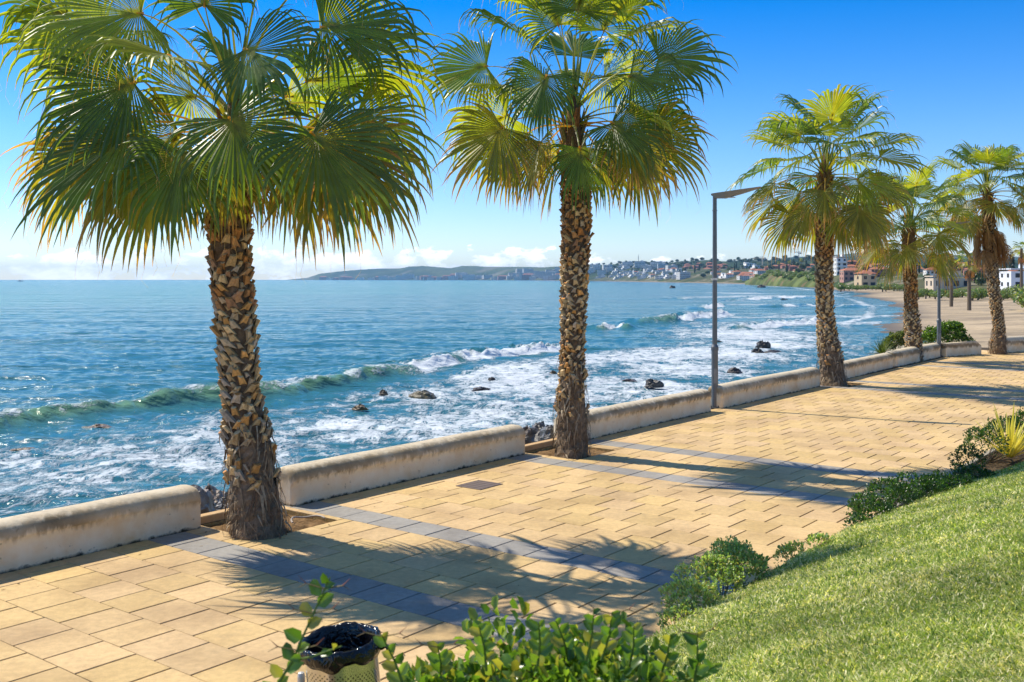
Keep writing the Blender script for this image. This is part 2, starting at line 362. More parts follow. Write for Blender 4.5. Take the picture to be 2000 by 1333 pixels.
def sea_surface(X, Y):
    dist = np.hypot(X, Y)
    ca, sa = math.cos(R_(28)), math.sin(R_(28))
    a = X * ca - Y * sa; b = X * sa + Y * ca
    fade = 1 / (1 + (dist / 260) ** 2)
    z = SEA + fade * (.34 * (fbm(a / 7, b / 3.4, 3, 3) - .5) + .26 * (fbm(a / 2.2, b / 1.0, 3, 9) - .5) + .11 * (fbm(a / .8, b / .45, 2, 19) - .5))
    z = z + .35 * (fbm(a / 40, b / 14, 2, 5) - .5) * (1 / (1 + (dist / 1500) ** 2))
    foam = np.zeros_like(X); green = np.zeros_like(X)
    for pts, H, Wd, prof in WAVES:
        P = np.array([seapt(*p) for p in pts])
        s0 = np.r_[0, np.cumsum(np.hypot(*(P[1:] - P[:-1]).T))]; sn = np.linspace(0, s0[-1], 60); kr = np.ones(9) / 9
        P = np.stack([np.convolve(np.pad(np.interp(sn, s0, P[:, j]), 4, mode='reflect', reflect_type='odd'), kr, 'valid') for j in (0, 1)], 1)
        sl_ = np.r_[0, np.cumsum(np.hypot(*(P[1:] - P[:-1]).T))]; T = sl_ / sl_[-1]
        best = np.full(X.shape, 1e9); sd = np.full(X.shape, 1e9); tt = np.zeros_like(X)
        for i in range(len(P) - 1):
            dx, dy = P[i + 1] - P[i]; L2 = dx * dx + dy * dy
            t = np.clip(((X - P[i, 0]) * dx + (Y - P[i, 1]) * dy) / L2, 0, 1)
            ex = X - P[i, 0] - t * dx; ey = Y - P[i, 1] - t * dy; d = np.hypot(ex, ey)
            s_ = np.sign(ex * dy - ey * dx) * d      # positive = shoreward (right of the crest direction)
            w_ = d < best; best[w_] = d[w_]; sd[w_] = s_[w_]; tt[w_] = (T[i] + t * (T[i + 1] - T[i]))[w_]
        endf = sstep(0, .06, tt) * (1 - sstep(.95, 1, tt)) + (.0)
        wob = (fbm(X / 3.0, Y / 3.0, 4, 41) - .5) * Wd * 1.1
        s2 = sd + wob
        front = np.where(s2 > 0, np.exp(-(s2 / (Wd * .30)) ** 2), np.exp(-(s2 / (Wd * 1.3)) ** 2))
        hh = H * endf * (.62 + .55 * fbm(tt * 26, X * 0, 2, 7))
        fp = np.interp(tt, [q[0] for q in prof], [q[1] for q in prof]) * (.7 + .6 * fbm(X / 2.5, Y / 2.5, 2, 77))
        rough = fbm(X / .55, Y / .55, 3, 60) - .5
        z = z + front * hh + front * fp * rough * 1.0 * H + front * rough * .16
        inb = (best < Wd * 6)
        crest = np.exp(-((s2 - Wd * .25) / (Wd * .42)) ** 2) * endf
        foam = np.maximum(foam, np.where(inb, crest * np.clip(fp * 1.3, 0, 1), 0))
        foam = np.maximum(foam, np.where(inb, front * endf * .50 * sstep(.45, .6, fbm(X / 1.4, Y / 1.4, 3, 61)), 0))
        # thin white line where the unbroken crest spills
        foam = np.maximum(foam, np.where(inb, .48 * np.exp(-((s2 + .1) / (Wd * .12)) ** 2) * endf, 0))
        gf = sstep(-.3 * Wd, 0, s2) * (1 - sstep(.7 * Wd, 1.3 * Wd, s2)) * endf * (1 - np.clip(fp, 0, 1)) * np.clip(front * 1.6, 0, 1)
        green = np.maximum(green, np.where(inb, gf * .8, 0))
    # surf zone of drifting foam between the first breaker and the wall
    P0 = np.array([seapt(*p) for p in WAVES[0][0]])
    order = np.argsort(P0[:, 1]); cx = np.interp(Y, P0[order, 1], P0[order, 0], left=P0[order, 0][0] - 3, right=P0[order, 0][-1] + 4)
    sdist = (X - cx) * .88                                         # shoreward distance from the breaker
    patch = fbm(X / 9 + 3, Y / 12, 3, 21)
    zone = sstep(1.2, 5, sdist) * (1 - .45 * sstep(10, 22, sdist)) * sstep(18, 26, Y) * (1 - sstep(85, 135, Y))
    zone = zone * (.33 + .34 * sstep(.3, .7, patch))
    foam = np.maximum(foam, zone)
    # foam strips close to the far shore and scattered whitecaps
    sh = shore_x(Y) - X
    band = fbm(X / 60, Y / 16, 3, 33)
    strip = (sstep(.54, .66, band) * .55) * (1 - sstep(.12, .30, sh / np.maximum(Y, 1))) * (1 - sstep(40, 150, sh)) * sstep(60, 110, Y) * (1 - sstep(1200, 3000, Y)) * (sh > 0)
    foam = np.maximum(foam, strip)
    edge = np.exp(-((sh - 3 - Y * .012) / (.8 + Y * .003)) ** 2) * sstep(90, 130, Y) * .7
    foam = np.maximum(foam, edge * (.45 + .8 * (fbm(X / 20, Y / 20, 2, 3))))
    # foam washing around rocks in front of the lamp
    for (rx, ry, rr) in [(1470, 655, 11), (1420, 690, 7), (1275, 755, 3.5), (1330, 720, 6), (1500, 672, 6)]:
        qx, qy = seapt(rx, ry); d = np.hypot(X - qx, (Y - qy) * .6)
        foam = np.maximum(foam, .72 * np.exp(-(d / rr) ** 2))
    shal = 1 - sstep(60, 260, sh)
    shal = np.maximum(shal * .8, sstep(0, 6, sdist) * (1 - sstep(90, 200, Y)) * .8)
    return z, np.clip(foam, 0, 1), np.clip(green, 0, 1), np.clip(shal, 0, 1)
def fan_grid(ys, a0, a1, na):
    t = np.linspace(a0, a1, na); Yg = np.repeat(np.asarray(ys)[:, None], na, 1); Xg = Yg * t[None, :]
    return Xg, Yg
def grid_faces(nr, nc):
    i = np.arange(nr - 1)[:, None] * nc + np.arange(nc - 1)[None, :]
    return np.stack([i, i + 1, i + nc + 1, i + nc], -1).reshape(-1, 4)
ys = 1.0 / np.linspace(1 / 17.0, 1 / 260.0, 620); ys2 = np.geomspace(262, 10450, 120)
ys = np.r_[ys, ys2]
Xg, Yg = fan_grid(ys, -.72, .56, 760)
z_, fo_, gr_, sh_ = sea_surface(Xg, Yg)
V = np.stack([Xg, Yg, z_], -1).reshape(-1, 3)
C = np.stack([fo_, gr_, sh_], -1).reshape(-1, 3)
sea = npmesh('sea', V, grid_faces(*Xg.shape), M['sea'], C, smooth=True)
tag(sea, 'blue green sea with breaking waves and drifting foam', 'sea', kind='structure')

# sea bed / ground sheet well below everything, out to the horizon
gb = MB(); gb.add([(-8900, -200, -6), (6900, -200, -6), (6900, 10500, -6), (-8900, 10500, -6)], [(0, 1, 2, 3)], (.12, .12, .09))
tag(gb.build('ground', M['soil']), 'ground under sea and land', 'ground', kind='structure')

# ------------------------------------------------------------------ beach
ysb = np.r_[np.linspace(24, 60, 24), np.geomspace(61, 5200, 190)]
tb = np.linspace(0, 1, 110)
rows = []; cols = []
for Yv in ysb:
    xs = float(shore_x(Yv)); wid = max(60, Yv * .62 + 40)
    d = (tb ** 1.6) * wid - 10
    X_ = xs + d
    y_ = np.full_like(X_, Yv)
    zz = SEA - .45 + (d + 10) * .045
    zz = np.where(d > 0, SEA + .0 + np.minimum(d * .03, .9) + sstep(25, 110, d) * .7, SEA + d * .06)
    zz = zz + (fbm(X_ / 9, y_ / 9, 3, 8) - .5) * .28 * sstep(1, 12, d) + (fbm(X_ / 2.2, y_ / 2.2, 3, 18) - .5) * .13 * sstep(3, 9, d)
    # keep clear of the promenade
    uu = X_ * A.x + y_ * A.y; vv = X_ * B.x + y_ * B.y
    zz = np.where((vv < 11.3) & (uu < 46), np.minimum(zz, -1.2), zz)
    rows.append(np.stack([X_, y_, zz], -1))
    wet = sstep(0, 5 + Yv * .01, d)
    c0 = np.array([.16, .13, .10]); c1 = np.array([.47, .355, .215])
    cols.append(c0 + (c1 - c0) * wet[:, None])
V = np.array(rows).reshape(-1, 3); C = np.array(cols).reshape(-1, 3)
beach = npmesh('beach', V, grid_faces(len(ysb), len(tb)), M['sand'], C, smooth=True)
tag(beach, 'curving grey brown sand beach', 'beach', kind='structure')

# ------------------------------------------------------------------ hills
TERR = {}
def ridge(name, pxs, Yf, Yc, ytop, power, cols, label, bump=0.02, n=240, back=.5, zfoot=SEA - 1, cat='hill', seed=1, kind='structure', mat='hillgreen', ns=70):
    a = np.linspace(pxs[0], pxs[-1], n)
    yf = np.interp(a, pxs, Yf); yc = np.interp(a, pxs, Yc); yt = np.interp(a, pxs, ytop)
    s_ = np.linspace(0, 1 + back, ns)
    def surf(a_, s):
        f_, c_, t_ = np.interp(a_, pxs, Yf), np.interp(a_, pxs, Yc), np.interp(a_, pxs, ytop)
        Yv = f_ + (c_ - f_) * s; zc = CAMZ + (HOR - t_) / F * c_
        prof = np.where(s <= 1, np.sin(np.clip(s, 0, 1) * math.pi / 2) ** power, 1 - ((s - 1) / max(back, 1e-3)) ** 2 * .9)
        Xv = (a_ - 1000) / F * Yv
        k = (zc - zfoot)
        z = zfoot + k * prof + (fbm(Xv / (abs(k) * 2.2 + 8), Yv / (abs(k) * 2.2 + 8), 5, seed) - .5) * k * bump * 6 * np.sin(np.clip(s, 0, 1) * 3.14159 * .55)
        return Xv, Yv, z
    TERR[name] = surf
    Ag, Sg = np.meshgrid(a, s_)
    Xv, Yv, Zv = surf(Ag, Sg)
    V = np.stack([Xv, Yv, Zv], -1).reshape(-1, 3)
    m1 = fbm(Xv / cols[2], Yv / cols[2], 5, seed + 5)
    t = sstep(.42, .58, m1)[..., None]
    C = np.array(cols[0]) * (1 - t) + np.array(cols[1]) * t
    t2 = sstep(.6, .68, fbm(Xv / (cols[2] * .4), Yv / (cols[2] * .4), 4, seed + 9))[..., None] * .6
    C = C * (1 - t2) + np.array(cols[3]) * t2
    o = npmesh('hills', V, grid_faces(len(s_), n), M[mat], C.reshape(-1, 3), smooth=True)
    return tag(o, label, cat, kind=kind)
G0 = (.035, .06, .02); G1 = (.09, .11, .04)
ridge('head', [560, 600, 625, 660, 700, 740, 780, 800, 825, 850, 880, 905, 950, 1010, 1060, 1090, 1160, 1230], [8200, 8100, 7900, 7700, 7500, 7300, 7100, 7000, 6900, 6800, 6700, 6600, 6400, 5600, 4800, 4300, 3700, 3500],
      [8400] * 3 + [8600, 8500, 8300, 8100, 7900, 7800, 7700, 7600, 7500, 7300, 6900, 6300, 5800, 5300, 5000], [547, 543, 535, 531, 527.5, 525, 525, 521, 519.5, 522, 524, 520, 521.5, 522, 522.5, 521, 519, 519], 1.5,
      [G0, G1, 420, (.22, .2, .16)], 'long low wooded headland far across the bay', bump=.012)
ridge('far', [1480, 1520, 1560, 1600, 1640, 1680, 1720, 1800, 1900, 2100], [3900] * 10, [4700] * 10, [512, 506, 502, 501, 498, 494, 496, 498, 500, 505], 1.3,
      [(.05, .08, .03), (.12, .14, .06), 300, (.2, .17, .12)], 'pale far ridge behind the town', bump=.01, seed=5)
ridge('wood', [1110, 1155, 1185, 1195, 1230, 1290, 1330, 1360, 1390, 1420, 1450, 1465, 1490, 1520, 1560, 1620, 1700, 1800, 2000, 2100], [3300, 3200, 3100, 3050, 2900, 2500, 2300, 2200, 2100, 2000, 1900, 1850, 1800, 1700, 1500, 1300, 1200, 1100, 1000, 900],
      [3900, 3800, 3700, 3700, 3600, 3400, 3300, 3200, 3100, 3000, 2900, 2900, 2800, 2700, 2500, 2200, 2000, 1900, 1800, 1800],
      [530, 519, 520, 517, 515, 517, 513, 510, 511, 513, 513, 510, 513, 510, 508, 506, 504, 506, 512, 515], 1.0,
      [(.018, .035, .012), (.035, .06, .02), 90, (.08, .09, .03)], 'dark pine covered hill behind the white town', bump=.035, seed=12, ns=110, n=520)
ridge('town', [1150, 1320, 1470, 1590, 1650, 1750, 1900, 2100], [3150, 1740, 1200, 690, 570, 410, 300, 270], [4200, 2600, 1900, 1250, 1000, 800, 620, 560],
      [534, 527, 525, 524, 523, 526, 534, 536], 1.0, [(.10, .10, .045), (.05, .075, .025), 45, (.30, .26, .19)], 'gentle slope of gardens and scrub above the beach', bump=.02, seed=20, n=420, ns=90)
ridge('bluff', [1455, 1475, 1495, 1520, 1560, 1600, 1612, 1625], [1000, 930, 860, 800, 720, 660, 650, 650], [1080, 1010, 940, 880, 790, 720, 700, 690], [550, 540, 534, 533, 539, 538, 546, 553], .6,
      [(.075, .10, .03), (.13, .16, .05), 16, (.24, .15, .09)], 'green and brown bluff dropping to the beach', bump=.05, seed=31, n=200, ns=60, back=.8)

# ------------------------------------------------------------------ promenade: slabs in running courses, grey band courses
BANDS = [(6.66, 7.15), (8.76, 9.24), (13.35, 13.82), (15.5, 16.0), (27.6, 28.1), (29.6, 30.1), (36.4, 36.9), (38.4, 38.9)]
PITS = [(7.45, 8.66, 9.42, 10.6), (14.0, 15.2, 9.42, 10.6), (28.0, 29.3, 9.75, 10.9)]
courses = []
u = 6.66 - 26 * .52
while u < 6.66 - 1e-6: courses.append((u, u + .52, 0)); u += .52
for i, (a_, b_) in enumerate(BANDS):
    courses.append((a_, b_, 1))
    nx = BANDS[i + 1][0] if i + 1 < len(BANDS) else b_ + 14 * .52
    k = max(1, round((nx - b_) / .52)); st = (nx - b_) / k
    for j in range(k): courses.append((b_ + j * st, b_ + (j + 1) * st, 0))
pv = MB(); NP = 0; SL = .48; J = .0085
slab_rng = random.Random(3)
def slab(u0, u1, v0, v1, col):
    if u1 - u0 < .02 or v1 - v0 < .02: return
    for (pu0, pu1, pv0, pv1) in PITS:
        if u0 < pu1 and u1 > pu0 and v0 < pv1 and v1 > pv0:
            if v0 < pv0: slab(u0, u1, v0, pv0, col)
            if v1 > pv1: slab(u0, u1, pv1, v1, col)
            if u0 < pu0: slab(u0, pu0, max(v0, pv0), min(v1, pv1), col)
            if u1 > pu1: slab(pu1, u1, max(v0, pv0), min(v1, pv1), col)
            return
    dz = slab_rng.uniform(-.0015, .0015)
    tilt = slab_rng.uniform(-.001, .001)
    j = J if u1 - u0 > .1 else .003
    # the joints along a course are tight, the cross joints open
    vs = []
    for (zz, ins) in ((-.02, 0), (-.004, 0), (0, .004)):
        for (a_, b_) in ((u0 + .0035 + ins, v0 + j + ins), (u1 - .0035 - ins, v0 + j + ins), (u1 - .0035 - ins, v1 - j - ins), (u0 + .0035 + ins, v1 - j - ins)):
            vs.append(UV(a_, b_, zz + dz + (tilt if b_ > (v0 + v1) / 2 else -tilt)))
    fs = [(8, 9, 10, 11)]
    for b0 in (0, 4):
        for i in range(4): fs.append((b0 + i, b0 + 4 + i, b0 + 4 + (i + 1) % 4, b0 + (i + 1) % 4)[::-1])
    pv.add(vs, fs, col)
for ci, (u0, u1, band) in enumerate(courses):
    off = 0.0 if band else (.24 if ci % 2 else 0.0)
    v = 9.01 + 5 * SL - off
    vhi = 10.62
    while v > 3.2:
        a_, b_ = v - SL, min(v, vhi)
        if b_ > a_:
            if band: base = Vector((.355, .33, .29)) * slab_rng.uniform(.92, 1.08)
            else:
                base = Vector((.70, .485, .225)) * slab_rng.uniform(.90, 1.07); base.z *= slab_rng.uniform(.92, 1.12)
                if slab_rng.random() < .05: base *= .93
            slab(u0, u1, a_, b_, tuple(base))
        v -= SL
pave = pv.build('promenade', M['slab']); tag(pave, 'sandy yellow paved promenade with paired grey bands', 'pavement', kind='structure')
# mortar bed under the slabs, with the palm pits left open; seaward retaining face
bd = MB(); dk = (.085, .065, .045)
ucuts = sorted({-7.0, 48.0, *[p[0] for p in PITS], *[p[1] for p in PITS]})
for a_, b_ in zip(ucuts[:-1], ucuts[1:]):
    pit = [p for p in PITS if a_ >= p[0] - 1e-6 and b_ <= p[1] + 1e-6]
    rng_v = [(2.9, 10.95)] if not pit else [(2.9, pit[0][2]), (pit[0][3], 10.95)]
    for (c_, d_) in rng_v:
        bd.add([UV(a_, c_, -.012), UV(b_, c_, -.012), UV(b_, d_, -.012), UV(a_, d_, -.012)], [(0, 1, 2, 3)], dk)
        if d_ > 10.9: bd.add([UV(a_, d_, -.012), UV(b_, d_, -.012), UV(b_, d_ + .3, -3), UV(a_, d_ + .3, -3)], [(0, 1, 2, 3)], (.2, .17, .13))
for p in PITS:
    for (c0, c1) in (((p[0], p[2]), (p[1], p[2])), ((p[1], p[2]), (p[1], p[3])), ((p[1], p[3]), (p[0], p[3])), ((p[0], p[3]), (p[0], p[2]))):
        bd.add([UV(*c0, -.012), UV(*c1, -.012), UV(*c1, -.3), UV(*c0, -.3)], [(0, 1, 2, 3)], (.42, .30, .13))
bd.add([UV(48, 2.9, -.012), UV(48, 11.2, -.012), UV(48.3, 11.2, -3), UV(48.3, 2.9, -3)], [(0, 1, 2, 3)], (.2, .17, .13))
tag(bd.build('promenade_base', M['soil']), 'mortar bed and seawall under the promenade', 'base', kind='structure')
# soil in the pits, yellow kerb blocks on the seaward side
for i, p in enumerate(PITS):
    n_ = 26; uu, vv = np.meshgrid(np.linspace(p[0], p[1], n_), np.linspace(p[2], p[3], n_))
    cu, cv = (p[0] + p[1]) / 2, (p[2] + p[3]) / 2
    zz = -.05 + (fbm(uu * 7, vv * 7, 4, 50 + i) - .5) * .10 + .05 * np.exp(-((uu - cu) ** 2 + (vv - cv + .2) ** 2) / .12)
    P3 = uu[..., None] * np.array(A) + vv[..., None] * np.array(B); P3[..., 2] += zz
    nn = fbm(uu * 9, vv * 9, 3, 70)[..., None]
    o = npmesh('pit_soil', P3.reshape(-1, 3), grid_faces(n_, n_), M['soil'], (np.array([.20, .12, .055]) * (.6 + nn)).reshape(-1, 3))
    tag(o, 'dry brown soil in a square palm pit', 'soil', kind='structure')
    kb = MB()
    kb.box(UV(cu, p[3] + .09, .02), (p[1] - p[0] + .1, .14, .12), (.62, .40, .19), ax=A, ay=B, bev=.01)
    tag(kb.build('pit_kerb', M['slab']), ['yellow kerb block closing the pit of the nearest palm', 'yellow kerb block closing the pit of the second palm', 'yellow kerb block closing the pit of the third palm'][i], 'kerb')

# ------------------------------------------------------------------ low rounded wall blocks
def wall_block(p0, p1, label, H=.5, T=.42, group='low rounded wall blocks along the sea', name='low_wall', endr=.09, depth=-.35, seed=0):
    p0 = Vector(p0); p1 = Vector(p1); d = (p1 - p0); L = d.length; d.normalize(); nrm = Vector((-d.y, d.x, 0))   # seaward side
    prof = [(0.012, depth), (0.0, -.02), (0.0, .10), (.004, .22), (.006, .325), (-.008, .335), (-.01, .36)]
    for k in range(1, 9):
        a = k / 8 * math.pi / 2; prof.append((-.01 + .18 * (1 - math.cos(a)), .36 + (H - .36) * math.sin(a)))
    prof.append((T - .16, H))
    for k in range(1, 6):
        a = k / 5 * math.pi / 2; prof.append((T - .16 + .16 * math.sin(a), H - .13 * (1 - math.cos(a))))
    prof += [(T, .1), (T, depth - .6)]
    n = max(10, int(L / .12)); st = [0.0, .012, .03, .06] + [.1 + (L - .2) * i / n for i in range(n + 1)] + [L - .06, L - .03, L - .012, L]
    vs = []
    r_ = random.Random(seed); ph = r_.uniform(0, 50)
    for s in st:
        e = min(s, L - s); k = 0 if e >= endr else (1 - math.sqrt(max(0, 1 - (1 - e / endr) ** 2)))
        for (o, z) in prof:
            oc = o + (T / 2 - o) * k * .35
            zc = z - (k * .09 if z > .3 else 0)
            wob = (float(vnoise(np.array(s * 1.7 + ph), np.array(z * 4.0 + o), 5)) - .5) * .014 + (float(vnoise(np.array(s * .5 + ph), np.array(.3), 8)) - .5) * .02
            vs.append(p0 + d * s + nrm * (oc + wob) + Vector((0, 0, zc + (wob * .7 if z > .3 else 0))))
    m = len(prof); fs = []
    for i in range(len(st) - 1):
        for j in range(m - 1): fs.append((i * m + j, i * m + j + 1, (i + 1) * m + j + 1, (i + 1) * m + j)[::-1])
    fs.append(tuple(range(m))); fs.append(tuple((len(st) - 1) * m + j for j in range(m))[::-1])
    mb = MB(); mb.add(vs, fs)
    o = mb.build(name, M['wall'], smooth=True, loc=tuple(p0))
    mod = None
    for p_ in o.data.polygons:
        if len(p_.vertices) > 4: p_.use_smooth = False
    tag(o, label, 'wall', group); return o
VF = 10.42
wall_block(UV(-6, VF), UV(7.40, VF), 'stained cream wall block left of the nearest palm', seed=1)
wall_block(UV(8.80, VF), UV(13.92, VF), 'wall block with a peeling white end between the two nearest palms', seed=2)
wall_block(UV(15.25, VF), UV(20.95, VF), 'wall block between the second palm and the near lamp post', seed=3)
wall_block(UV(21.55, VF + .04), UV(27.75, VF + .04), 'wall block between the near lamp post and the third palm', H=.53, seed=4)
wall_block(UV(29.5, VF + .15), UV(35.1, VF + .3), 'short wall block just right of the third palm', seed=5)
wall_block(UV(35.3, VF + .28), UV(40.9, VF + .3), 'clean white wall block ending at the far lamp post', H=.55, seed=6)
wall_block(Vector((19.75, 40.95, 0)), Vector((34.0, 49.2, 0)), 'white wall block at the right edge behind the fifth palm', H=.64, seed=7)
# planter
pl = MB(); q0, q1 = Vector((16.75, 39.05, 0)), Vector((18.72, 40.35, 0)); dd = (q1 - q0).normalized(); nn_ = Vector((-dd.y, dd.x, 0)); Lp = (q1 - q0).length
def planter_poly(h0, h1, o0, o1, s0=0.0, s1=None):
    s1 = Lp if s1 is None else s1
    vs = []
    for s, h in ((s0, h0), (s1 - .35, h0 + .03), (s1, h1)):
        for o in (o0, o1):
            for z in (-1.5, h): vs.append(q0 + dd * s + nn_ * o + Vector((0, 0, z)))
    fs = []
    for i in (0, 4): fs += [(i, i + 1, i + 5, i + 4), (i + 2, i + 6, i + 7, i + 3), (i + 1, i + 3, i + 7, i + 5)]
    fs += [(0, 2, 3, 1), (8, 9, 11, 10)]
    pl.add(vs, fs)
planter_poly(.52, .36, 0, .22); planter_poly(.46, .34, 2.6, 2.8)
pl.box(q0 + nn_ * 1.4 + Vector((0, 0, -.5)) + dd * .1, (.2, 2.4, 1.9), ax=dd, ay=nn_); pl.box(q1 + nn_ * 1.4 + Vector((0, 0, -.6)) - dd * .1, (.2, 2.4, 1.8), ax=dd, ay=nn_)
pl.add([q0 + nn_ * .2 + Vector((0, 0, .3)), q1 + nn_ * .2 + Vector((0, 0, .25)), q1 + nn_ * 2.6 + Vector((0, 0, .25)), q0 + nn_ * 2.6 + Vector((0, 0, .3))], [(0, 1, 2, 3)], (.1, .06, .03))
tag(pl.build('planter', M['wall'], loc=tuple(q0)), 'weathered white planter wall beside the far lamp post', 'planter')

# manhole cover
mh = MB(); c_ = UV(11.38, 9.38, .004)
mh.box(c_, (.52, .46, .012), (.17, .125, .10), ax=A, ay=B, bev=.003)
for i in range(5): mh.box(c_ + A * (-.2 + .1 * i) + Vector((0, 0, .007)), (.012, .40, .003), (.13, .10, .08), ax=A, ay=B)
tag(mh.build('manhole_cover', M['plain'], loc=tuple(c_)), 'square brown manhole cover set in the yellow paving', 'manhole cover')

# ------------------------------------------------------------------ grass bank
def edge_v(u): return np.interp(u, [-5, 11, 13.5, 16.4, 20, 30, 50], [3.85, 3.82, 3.55, 3.12, 2.75, 2.4, 2.2])
def bank_z(u, v):
    e = edge_v(u); d = e - v
    z = .30 + .37 * np.minimum(d, 5.2) - .02 * np.maximum(d - 2, 0) ** 2
    z = np.where(d < 0, .30 + d * 1.0, z); z = np.where(d < -.28, np.maximum(.02, .02), z)
    return z + (fbm(u * .8, v * .8, 3, 90) - .5) * .09 * sstep(-.1, .6, d)
uu, vv = np.meshgrid(np.linspace(0, 44, 240), np.r_[np.linspace(-3.5, 2, 22), np.linspace(2.05, 4.12, 44)])
P3 = uu[..., None] * np.array(A) + vv[..., None] * np.array(B); P3[..., 2] += bank_z(uu, vv)
isb = (edge_v(uu) - vv < .02)[..., None]
C = np.where(isb, np.array([.11, .075, .04]), np.array([.10, .13, .04]))
o = npmesh('bank', P3.reshape(-1, 3), grid_faces(*uu.shape), M['soil'], C.reshape(-1, 3), smooth=True)
tag(o, 'sloping earth bank under the lawn', 'bank', kind='structure')
kb = MB(); kb.box(UV(20, 4.1, .01), (46, .09, .10), (.42, .38, .3), ax=A, ay=B, bev=.01)
tag(kb.build('bed_kerb', M['slab']), 'pale kerb strip along the planting bed', 'kerb', kind='structure')
def make_grass():
    r = np.random.default_rng(5); N0 = 1250000
    # sample in the visible wedge, density falling with distance
    Yv = 3.0 + (r.random(N0) ** 1.35) * 19; tx = -.15 + r.random(N0) * .92; Xv = tx * Yv
    u = Xv * A.x + Yv * A.y; v = Xv * B.x + Yv * B.y
    e = edge_v(u) + (fbm(u * 3, v * 3, 2, 4) - .5) * .22
    # and only what lies above the lower frame edge (plus margin) or just behind the crest
    z = bank_z(u, v); py = HOR + (CAMZ - z) / Yv * F
    ok = (v < e) & (py < 1620) & (v > -3)
    u, v, z, Yv = u[ok], v[ok], z[ok], Yv[ok]; n = len(u)
    P0 = u[:, None] * np.array(A) + v[:, None] * np.array(B); P0[:, 2] = z - .012
    az = r.random(n) * 2 * np.pi; lean = .25 + 1.3 * r.random(n); L = (.016 + .022 * r.random(n)) * (1 + .5 * fbm(u * 2, v * 2, 2, 6)) * (1 + Yv * .012)
    stand = r.random(n) < .02; L[stand] *= 1.6
    w = (.0030 + .0034 * r.random(n)) * np.maximum(1, Yv / 6.5)
    D = np.stack([np.cos(az) * lean, np.sin(az) * lean, np.ones(n)], 1); D /= np.linalg.norm(D, axis=1)[:, None]
    a2 = az + r.normal(0, .6, n) + np.pi / 2; S = np.stack([np.cos(a2), np.sin(a2), np.zeros(n)], 1)
    mid = P0 + D * (L * .55)[:, None]; D2 = D.copy(); D2[:, 2] -= .35 + .5 * r.random(n); D2 /= np.linalg.norm(D2, axis=1)[:, None]
    tip = mid + D2 * (L * .55)[:, None]
    W1 = S * w[:, None]
    V = np.stack([P0 - W1, P0 + W1, mid + W1 * .8, mid - W1 * .8, tip], 1).reshape(-1, 3)
    b = np.arange(n) * 5
    Q = np.stack([b, b + 1, b + 2, b + 3], 1); T = np.stack([b + 3, b + 2, b + 4], 1)
    pal = np.array([[.21, .29, .05], [.30, .38, .08], [.42, .47, .13], [.70, .66, .34], [.80, .74, .50], [.09, .17, .03]])
    c_big = .72 + .5 * fbm(u * .9 + 7, v * .9, 4, 44); patch = fbm(u * 1.3, v * 1.3, 3, 14); patch2 = fbm(u * 6, v * 6, 3, 15)
    pr = np.stack([.30 + 0 * u, .28 + 0 * u, .16 + .1 * patch, .12 + .34 * sstep(.36, .6, patch) * sstep(.3, .7, patch2), .09 + .20 * sstep(.40, .62, patch), .06 + .22 * sstep(.5, .7, 1 - patch2)], 1)
    pr /= pr.sum(1)[:, None]; ci = (np.cumsum(pr, 1) < r.random(n)[:, None]).sum(1).clip(0, 5)
    c = pal[ci] * ((.75 + .5 * r.random(n)) * c_big)[:, None]
    C = np.repeat(c, 5, 0)
    o = npmesh('grass', V, Q, M['grass'], C, tris=T)
    tag(o, 'thick bright green lawn covering the bank', 'lawn', kind='stuff')
    return n
NG = make_grass()

